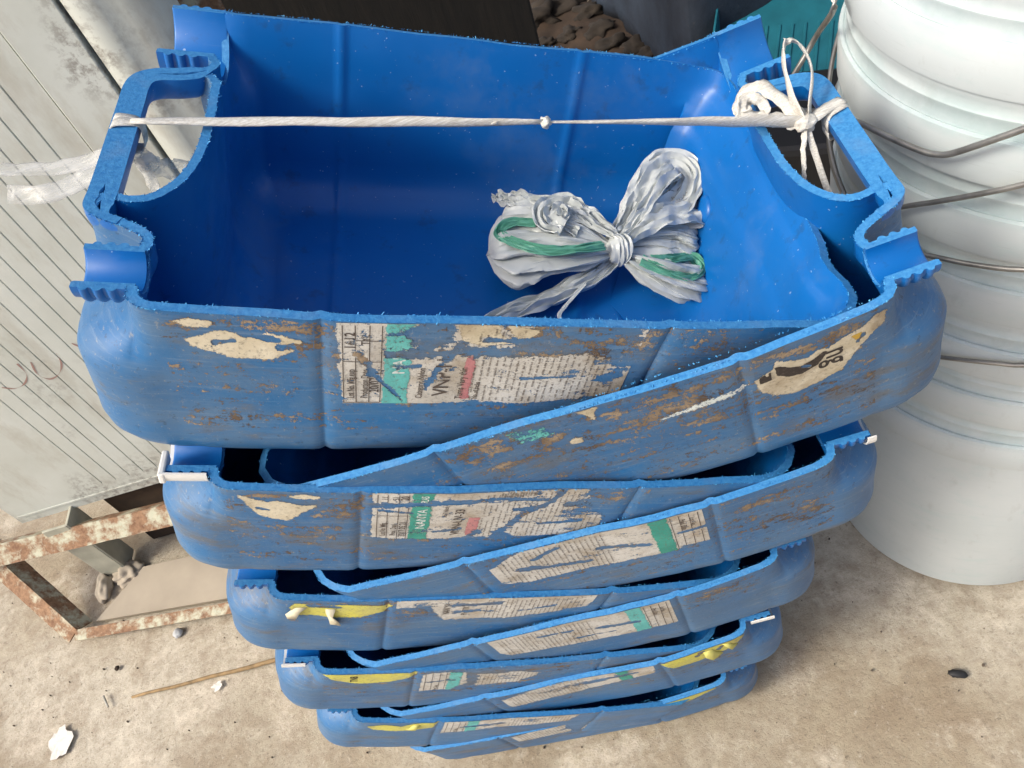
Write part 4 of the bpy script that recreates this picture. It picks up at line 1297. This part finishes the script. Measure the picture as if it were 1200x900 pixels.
# ------------------------------------------------------------------ nested white pails
BX, BY, PITCHZ = 0.4477, 0.4033, 0.058
def lathe(name, prof, n=96):
    V, F = [], []
    m = len(prof)
    for k in range(n):
        a = 2 * math.pi * k / n
        for r, z in prof: V.append((r * math.cos(a), r * math.sin(a), z))
    for k in range(n):
        k2 = (k + 1) % n
        for i in range(m - 1):
            F.append((k * m + i, k2 * m + i, k2 * m + i + 1, k * m + i + 1))
    me = mesh(name, V, F)
    me.polygons.foreach_set('use_smooth', [True] * len(me.polygons))
    return me
body_p = [(0.001, 0.003), (0.125, 0.003), (0.1335, 0.0012), (0.1368, 0.003), (0.138, 0.0075), (0.1512, 0.272), (0.1518, 0.312), (0.1518, 0.330), (0.1490, 0.334), (0.1475, 0.330), (0.1472, 0.30), (0.134, 0.010), (0.001, 0.008)]
skirt_p = [(0.1517, 0.2775), (0.1592, 0.2765), (0.1600, 0.2785), (0.1604, 0.305), (0.1596, 0.3082), (0.1575, 0.3092), (0.1560, 0.3085), (0.1552, 0.3120), (0.1549, 0.3175), (0.1556, 0.3190), (0.1556, 0.3205), (0.1546, 0.3222), (0.1543, 0.3275), (0.1552, 0.3295), (0.1553, 0.3322), (0.1540, 0.3342), (0.1515, 0.3346)]
ME_BODY, ME_SK = lathe('body', body_p), lathe('rim_band', skirt_p)
ME_BODY.materials.append(M_PAIL)
ME_SK.materials.append(M_PAIL)
ordn = ['standing on the concrete', 'second from the ground', 'third from the ground', 'fourth from the ground', 'fifth from the ground', 'sixth from the ground', 'seventh from the ground', 'at the top']
PAIL = []
for k in range(8):
    r = empty('white_pail', 'white plastic pail in the nested pail stack, ' + ordn[k], 'pail', 'nested white pails', Matrix.Translation((BX + 0.0012 * math.sin(k * 2.1), BY + 0.0012 * math.cos(k * 1.7), k * PITCHZ)) @ Matrix.Rotation(k * 1.1, 4, 'Z'))
    for nm, me in (('body', ME_BODY), ('rim_band', ME_SK)):
        o = obj(nm, me, None, r)
        esplit(o, 30)
    PAIL.append(r)
def cyl_hit(px, py, R):
    d = ray(px, py)
    ox, oy = CAM.x - BX, CAM.y - BY
    a, b, c = d.x ** 2 + d.y ** 2, 2 * (ox * d.x + oy * d.y), ox * ox + oy * oy - R * R
    D = b * b - 4 * a * c
    t = (-b - math.sqrt(D)) / (2 * a) if D > 0 else -b / (2 * a)
    return CAM + d * t
def bail(k, pts, r, R=0.168):
    P = [cyl_hit(x, y, R) for x, y in pts]
    ang = lambda p: math.atan2(p.y - BY, p.x - BX) % (2 * math.pi)
    a0, a1 = ang(P[0]), ang(P[-1])
    if a1 < a0: a1 += 2 * math.pi
    mid = (a0 + a1) / 2
    ez = k * PITCHZ + 0.292
    def to_ear(p, a, e):
        out = []
        r0 = math.hypot(p.x - BX, p.y - BY)
        for j in range(1, 7):
            t = j / 6
            q = a + (e - a) * t
            r_ = r0 + (0.1625 - r0) * t
            out.append(Vector((BX + r_ * math.cos(q), BY + r_ * math.sin(q), p.z + (ez - p.z) * (t * t * (3 - 2 * t)))))
        return out
    e0, e1 = min(a0 - 0.12, mid - 1.57), max(a1 + 0.12, mid + 1.57)
    P = to_ear(P[0], a0, e0)[::-1] + P + to_ear(P[-1], a1, e1)
    P = catmull(P, 4)
    for e in (e0, e1):
        bm_ = bmesh.new()
        box_bm(bm_, (0, 0, 0), (0.010, 0.020, 0.020), bevel=0.004)
        eo = obj('handle_ear', bm_mesh('handle_ear', bm_), M_PAIL, PAIL[k])
        eo.matrix_parent_inverse = PAIL[k].matrix_world.inverted()
        eo.matrix_world = Matrix.Translation((BX + 0.1615 * math.cos(e), BY + 0.1615 * math.sin(e), ez)) @ Matrix.Rotation(e, 4, 'Z')
    inv = PAIL[k].matrix_world.inverted()
    o = obj('wire_handle', tube_mesh('wire_handle', [inv @ p for p in P], r, 10), M_WIRE, PAIL[k], smooth=True)
bail(6, [(978, 8), (958, 40), (935, 80), (913, 118), (925, 128), (962, 131), (1000, 141), (1042, 161), (1080, 177), (1098, 181), (1115, 180), (1155, 167), (1200, 151), (1260, 128), (1330, 95)], 0.0020, 0.172)
bail(5, [(1010, 255), (1055, 243), (1100, 236), (1150, 227), (1200, 216), (1290, 190)], 0.0018)
bail(4, [(1040, 286), (1070, 295), (1100, 302), (1140, 310), (1200, 316), (1290, 310)], 0.0018, 0.1655)
bail(2, [(1060, 410), (1092, 417), (1130, 422), (1170, 426), (1200, 428), (1290, 424)], 0.0017, 0.1655)

# ------------------------------------------------------------------ enamelled cabinet on the left
ca = rad(-8)
CO = Vector((-0.57, 0.783, 0))
CM = Matrix.Rotation(ca, 4, 'Z')
CM.translation = CO
cab = empty('metal_cabinet', 'grey white enamelled metal cabinet with grooved door, standing on legs', 'cabinet', mat=CM)
def grooved_panel(s0, s1, z0, z1, grooves, gz0, gz1, y, gw=0.0009, gd=0.0018):
    xs = {s0, s1}
    for g in grooves: xs |= {g - gw, g, g + gw}
    xs = sorted(xs)
    zs = sorted({z0, gz0 - 0.004, gz0, gz1, gz1 + 0.004, z1})
    V, F = [], []
    gs = set(grooves)
    for z in zs:
        for x in xs:
            yy = y
            if x in gs and gz0 <= z <= gz1: yy = y + gd
            V.append((x, yy, z))
    n = len(xs)
    for i in range(len(zs) - 1):
        for j in range(n - 1): F.append((i * n + j, i * n + j + 1, (i + 1) * n + j + 1, (i + 1) * n + j))
    return mesh('door_panel', V, F)
gro = [0.010 + 0.0201 * k for k in range(14)]
o = obj('door_panel', grooved_panel(-0.135, 0.301, 0.137, 1.25, gro, 0.172, 1.16, 0.0), M_CAB, cab)
solid(o, 0.012, -1.0)
bm = bmesh.new()
box_bm(bm, (0.329, 0.006, 0.70), (0.053, 0.016, 1.126), bevel=0.0012)
obj('door_stile', bm_mesh('door_stile', bm), M_CAB, cab)
# rounded corner post
V, F = [], []
prof = [(0.3590, 0.012), (0.3590, 0.0015), (0.3605, -0.001), (0.372, -0.0035), (0.385, -0.0045), (0.386, -0.0038), (0.402, -0.003), (0.416, 0.001), (0.426, 0.008), (0.431, 0.018), (0.433, 0.032)]
for z in (0.14, 1.26):
    for x, y in prof: V.append((x, y, z))
n = len(prof)
for i in range(n - 1): F.append((i, i + 1, n + i + 1, n + i))
obj('corner_post', mesh('corner_post', V, F), M_CAB, cab, smooth=True)
bm = bmesh.new()
box_bm(bm, (0.115, 0.072, 0.70), (0.49, 0.115, 1.12), bevel=0.003)
obj('carcass', bm_mesh('carcass', bm), M_CAB, cab)
bm = bmesh.new()
box_bm(bm, (0.08, -0.0009, 0.152), (0.42, 0.0012, 0.003))
obj('lower_rib', bm_mesh('lower_rib', bm), M_CAB, cab)
def leg(x, y):
    bm = bmesh.new()
    box_bm(bm, (x, y, 0.072), (0.036, 0.004, 0.142), bevel=0.0008)
    box_bm(bm, (x + 0.018, y + 0.017, 0.072), (0.004, 0.036, 0.142), bevel=0.0008)
    obj('leg', bm_mesh('leg', bm), M_GREYMET, cab)
leg(-0.075, -0.030)
leg(0.35, 0.03)
leg(-0.075, 0.09)
leg(0.33, 0.09)

# ------------------------------------------------------------------ rusty angle-iron frame leaning at the cabinet's foot
fr = empty('steel_stand', 'rusty angle iron frame with flaking paint leaning against the cabinet foot', 'metal frame', mat=Matrix.Translation((-0.62, 0.66, 0)))
def angle_bar(name, a, b, w, h, upv, sub=20):
    a, b, upv = Vector(a), Vector(b), Vector(upv)
    t = (b - a).normalized()
    s = t.cross(upv).normalized()
    n = s.cross(t)
    th = 0.0035
    sec = [(0, 0), (w, 0), (w, th), (th, th), (th, h), (0, h)]
    V, F = [], []
    for i in range(sub + 1):
        p = a.lerp(b, i / sub)
        for x, y in sec:
            q = p + s * x - n * y
            q += Vector((noise.noise(q * 40), noise.noise(q * 40 + Vector((9, 0, 0))), noise.noise(q * 40 + Vector((0, 9, 0))))) * 0.0007
            V.append(q - fr.location)
    m = len(sec)
    for i in range(sub):
        for k in range(m):
            j = (k + 1) % m
            F.append((i * m + k, i * m + j, (i + 1) * m + j, (i + 1) * m + k))
    F += [tuple(range(m)), tuple(sub * m + k for k in range(m - 1, -1, -1))]
    bm = bmesh.new()
    me = mesh(name, V, F)
    bm.from_mesh(me)
    bmesh.ops.recalc_face_normals(bm, faces=bm.faces)
    bm.to_mesh(me)
    bm.free()
    obj(name, me, M_RUST, fr)
c0 = on_z(88, 738, 0.024)
cR = on_z(300, 700, 0.024)
dirb = (cR - c0).normalized()
tL, tR = on_z(-60, 652, 0.135), on_z(230, 583, 0.135)
angle_bar('bottom_bar', c0, c0 + dirb * 0.46, 0.015, 0.023, (0, -0.35, 1))
dirt_ = (tR - tL).normalized()
angle_bar('top_bar', tL, tL + dirt_ * 0.52, 0.030, 0.026, (0, -0.75, 0.65))
angle_bar('side_bar', on_z(-40, 622, 0.13), c0 + Vector((0.003, -0.002, 0.001)), 0.026, 0.030, (-0.4, -0.5, 0.82))
V = [on_z(112, 728, 0.006), on_z(330, 690, 0.006), on_z(330, 628, 0.006), on_z(168, 664, 0.006)]
V = [p - fr.location for p in V] + [p - fr.location - Vector((0, 0, 0.005)) for p in V]
obj('bottom_sheet', mesh('bottom_sheet', V, [(0, 1, 2, 3), (7, 6, 5, 4), (0, 4, 5, 1), (1, 5, 6, 2), (2, 6, 7, 3), (3, 7, 4, 0)]), M_DUST, fr)
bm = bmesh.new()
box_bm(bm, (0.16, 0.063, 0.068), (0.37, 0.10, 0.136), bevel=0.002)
obj('under_cabinet_shade', bm_mesh('under_cabinet_shade', bm), M_SOIL, cab)  # added dark block standing in for the shade under the cabinet
M_RED = mat_plain('faded_red_marker', (0.32, 0.20, 0.17), 0.7)
def panel_pt(px, py):
    d = ray(px, py)
    nr = Vector((-math.sin(ca), math.cos(ca), 0))
    t = ((CO - CAM).dot(nr)) / d.dot(nr)
    return CM.inverted() @ (CAM + d * t)
for pts in ([(2, 454), (18, 455), (29, 449), (31, 438), (20, 426)], [(36, 424), (44, 438), (58, 444), (69, 438), (72, 426), (66, 414)], [(84, 402), (96, 408), (106, 418), (112, 432)]):
    P = catmull([panel_pt(*q) for q in pts], 6)
    V, F = [], []
    for i, p in enumerate(P):
        w = 0.0011 * (0.6 + 0.5 * math.sin(i * 0.6))
        t = (P[min(i + 1, len(P) - 1)] - P[max(0, i - 1)]).normalized()
        n_ = Vector((-t.z, 0, t.x)) * w
        V += [Vector((p.x, -0.0004, p.z)) - n_, Vector((p.x, -0.0004, p.z)) + n_]
    F = [(2 * i, 2 * i + 1, 2 * i + 3, 2 * i + 2) for i in range(len(P) - 1)]
    obj('marker_scrawl', mesh('marker_scrawl', V, F), M_RED, cab)
# cement dust lump at the leg foot
lp = CM @ Vector((-0.07, -0.03, 0.0))
o = lump('cement_clump', (0, 0, 0), 0.019, M_DUST, None, 3, 4, (1.15, 0.95, 0.62), 0.4, 2.6)
o.location = lp + Vector((0.012, -0.006, 0.002))
tag(o, 'lump of dried cement around the cabinet leg foot', 'cement lump')
o = lump('rubble_stone', (0, 0, 0), 0.018, M_DUST, None, 7, 4, (0.7, 1.3, 0.7), 0.35, 1.8)
o.location = on_z(122, 688, 0.005)
tag(o, 'small dusty stone beside the cement lump and the frame', 'stone')

# ------------------------------------------------------------------ things behind the stack
bm = bmesh.new()
box_bm(bm, (0, 0, 0.475), (0.46, 0.05, 0.95), bevel=0.004)
for v in bm.verts: v.co += Vector((0, 0.004 * noise.noise(v.co * 9), 0))
o = obj('dark_board', bm_mesh('dark_board', bm), M_DARK)
o.matrix_world = Matrix.Translation((0.035, 1.32, 0)) @ Matrix.Rotation(rad(-4), 4, 'Z')
tag(o, 'dark stained timber board standing upright behind the blue stack', 'board')
bm = bmesh.new()
box_bm(bm, (0, 0, 0.42), (0.05, 0.05, 0.84), bevel=0.003)
o = obj('rusty_post', bm_mesh('rusty_post', bm), M_RUST)
o.matrix_world = Matrix.Translation((-0.152, 0.905, 0)) @ Matrix.Rotation(rad(12), 4, 'Z')
tag(o, 'rusty square steel post standing between the cabinet and the dark board', 'post')
# dark blue painted wall with a broken foot
bm = bmesh.new()
bmesh.ops.create_cube(bm, size=1.0)
bmesh.ops.subdivide_edges(bm, edges=bm.edges[:], cuts=28, use_grid_fill=True)
for v in bm.verts:
    p = Vector(((v.co.x + 0.5) * 1.1, (v.co.y + 0.5) * 0.9, (v.co.z + 0.5) * 1.1))
    k = 0.016 * noise.noise(p * 5) + 0.010 * noise.noise(p * 15) - 0.10 * max(0, 0.12 - p.z) * (0.6 + noise.noise(p * 12))
    if p.x < 0.02: p.x += k
    if p.y < 0.02: p.y += k
    v.co = p
o = obj('blue_wall', bm_mesh('blue_wall', bm), M_BWALL, smooth=True)
o.matrix_world = Matrix.Translation((0.545, 1.32, -0.002)) @ Matrix.Rotation(rad(3), 4, 'Z')
tag(o, 'dark blue painted wall with a rough chipped foot', 'wall')
bm = bmesh.new()
bmesh.ops.create_grid(bm, x_segments=50, y_segments=50, size=0.5)
for v in bm.verts:
    x, y = v.co.x * 0.9, v.co.y * 0.75
    e = max(0, 1 - (x / 0.44) ** 2) * max(0, 1 - (y / 0.36) ** 2)
    p = Vector((x, y, 0))
    v.co = Vector((x, y, -0.004 + e * (0.012 + 0.016 * noise.noise(p * 11) + 0.010 * noise.noise(p * 31))))
o = obj('soil_patch', bm_mesh('soil_patch', bm), M_SOIL, smooth=True)
o.location = (0.42, 1.68, 0)
tag(o, kind='structure')
rs = random.Random(5)
for i, (px, py, r) in enumerate([(628, 22, 0.05), (652, 8, 0.055), (700, 34, 0.03), (722, 48, 0.026), (745, 54, 0.026), (668, 38, 0.022), (640, 48, 0.018), (760, 60, 0.02), (690, 12, 0.03)]):
    p = on_z(px, py, 0.012)
    o = lump('rubble', (0, 0, 0), r, M_STONE, None, i * 3.3, 3, (1.2, 0.9, 0.6), 0.8, 1.7)
    o.location = (p.x, p.y, 0.008)
    tag(o, 'rough lump of brown broken plaster at the foot of the blue wall', 'rubble', 'plaster rubble by the wall')
# teal dustpan
dp = empty('teal_dustpan', 'teal plastic dustpan with a ribbed floor behind the white pails', 'dustpan', mat=Matrix.Translation((0.70, 1.20, 0.09)) @ Matrix.Rotation(rad(-34), 4, 'Z') @ Matrix.Rotation(rad(18), 4, 'X'))
bm = bmesh.new()
box_bm(bm, (0, 0, 0), (0.30, 0.26, 0.004), bevel=0.001)
obj('floor_plate', bm_mesh('pan_floor', bm), M_TEALP, dp)
for i in range(11):
    bm = bmesh.new()
    box_bm(bm, (-0.11 + i * 0.022, -0.01, 0.0038), (0.005, 0.12, 0.0022), bevel=0.0008)
    obj('rib', bm_mesh('pan_rib', bm), M_TEALP, dp)
for nm, c, s in (('side_wall', (-0.151, 0.0, 0.022), (0.004, 0.26, 0.05)), ('side_wall', (0.151, 0.0, 0.022), (0.004, 0.26, 0.05)), ('back_wall', (0, 0.131, 0.03), (0.306, 0.004, 0.066)), ('front_lip', (0, -0.133, -0.006), (0.306, 0.006, 0.03))):
    bm = bmesh.new()
    box_bm(bm, c, s, bevel=0.001)
    obj(nm, bm_mesh(nm, bm), M_TEALP, dp)
bm = bmesh.new()
box_bm(bm, (0, 0, 0.045), (0.34, 0.22, 0.09), bevel=0.012)
o = obj('black_crate', bm_mesh('black_crate', bm), M_BLACKP)
o.matrix_world = Matrix.Translation((0.66, 1.02, 0)) @ Matrix.Rotation(rad(-30), 4, 'Z')
tag(o, 'low black rubber block under the teal dustpan', 'block')

# ------------------------------------------------------------------ litter on the concrete
a, b = on_z(155, 817, 0.003), on_z(338, 770, 0.003)
P = [a.lerp(b, k / 12) + Vector((0, 0.0006 * math.sin(k * 1.3), 0.0002)) for k in range(13)]
st = obj('dry_cane', tube_mesh('dry_cane', [p - a for p in P], 0.0027, 8, rf=lambda s: 0.7 + 0.4 * s), M_STICK, smooth=True)
st.location = a
tag(st, 'thin dry brown cane lying on the concrete beside the stack', 'cane')
tw2 = [b.lerp(a, 0.06) + Vector((0, 0, 0.001)), b.lerp(a, 0.045) + Vector((0.006, -0.012, 0.0)), b.lerp(a, 0.03) + Vector((0.012, -0.021, -0.001))]
obj('side_shoot', tube_mesh('side_shoot', [p - a for p in tw2], 0.0011, 6), M_STICK, st)
def scrap(name, px, py, r, mat, label, cat, sq=(1, 1, 0.3), seed=1, amp=0.6, rz=0.0):
    p = on_z(px, py, 0)
    o = lump(name, (0, 0, 0), r, mat, None, seed, 3, sq, amp, 2.4)
    o.location = (p.x, p.y, r * sq[2] * 0.5 - 0.001)
    o.rotation_euler.z = rz
    tag(o, label, cat)
    return o
scrap('black_chip', 1122, 790, 0.0062, M_BLACKP, 'small black plastic chip lying on the bare concrete', 'chip', (1.5, 0.7, 0.55), 2, 0.3, rad(-30))
def flake(name, px, py, r, label, cat, asp, seed):
    p = on_z(px, py, 0)
    rnd = random.Random(seed)
    n = 22
    V, F = [(0, 0, 0.0011)], []
    for ring, f in ((1, 0.55), (2, 1.0)):
        for k in range(n):
            a = 2 * math.pi * k / n
            rr = r * f * (1 + 0.55 * noise.noise(Vector((math.cos(a) * 1.7, math.sin(a) * 1.7, seed))) + rnd.uniform(-0.14, 0.14))
            V.append((rr * math.cos(a), rr * math.sin(a) * asp, 0.0008 + 0.0016 * max(0, noise.noise(Vector((math.cos(a) * 2, math.sin(a) * 2, seed + f * 3)))) * f))
    for k in range(n):
        j = (k + 1) % n
        F.append((0, 1 + k, 1 + j))
        F.append((1 + k, 1 + n + k, 1 + n + j, 1 + j))
    o = obj(name, mesh(name, V, F), M_WHITEBIT)
    solid(o, 0.0003)
    o.location = (p.x, p.y, 0)
    tag(o, label, cat)
flake('paper_scrap', 70, 870, 0.015, 'torn white paper scrap stuck flat on the concrete', 'paper scrap', 1.5, 4)
flake('paper_fleck', 255, 804, 0.0075, 'small white paper fleck beside the dry cane', 'paper scrap', 0.7, 6)
scrap('grey_pebble', 209, 742, 0.0068, mat_plain('grey_stone', (0.42, 0.43, 0.43), 0.7, 0.2, 60), 'round grey pebble in front of the rusty frame', 'pebble', (1, 1, 0.75), 3, 0.25)
scrap('brown_pebble', 137, 783, 0.0032, M_SOIL, 'brown crumb of soil on the pale concrete', 'pebble', (1, 1.2, 0.6), 8, 0.5)
p = on_z(124, 822, 0.0022)
nl = obj('old_nail', tube_mesh('old_nail', [Vector((0, -0.010, 0)), Vector((0, 0.0, 0.0002)), Vector((0, 0.010, 0))], 0.0013, 8), M_WIRE)
nl.location = p
nl.rotation_euler.z = rad(22)
tag(nl, 'short grey nail lying on the pale concrete', 'nail')
rs = random.Random(11)
V, F = [], []
for i in range(900):
    x, y = rs.uniform(-0.95, 0.75), rs.uniform(0.0, 1.3)
    r = rs.choice((0.0005, 0.0006, 0.0007, 0.0008, 0.0009, 0.0011, 0.0014)) * rs.uniform(0.7, 1.2)
    k = len(V)
    h = [Vector((math.cos(q) * r * rs.uniform(.7, 1.3), math.sin(q) * r * rs.uniform(.7, 1.3), 0)) for q in (0, 1.25, 2.5, 3.8, 5.0)]
    V += [(x + q.x, y + q.y, -0.003) for q in h] + [(x + q.x * .6, y + q.y * .6, r * 0.6 - 0.0008) for q in h]
    F += [(k + j, k + (j + 1) % 5, k + 5 + (j + 1) % 5, k + 5 + j) for j in range(5)] + [tuple(k + 5 + j for j in range(5))]
o = obj('grit', mesh('grit', V, F), mat_plain('dark_grit', (0.13, 0.10, 0.075), 0.95, 0.6, 9))
tag(o, 'fine dark grit scattered over the concrete', 'grit', kind='stuff')
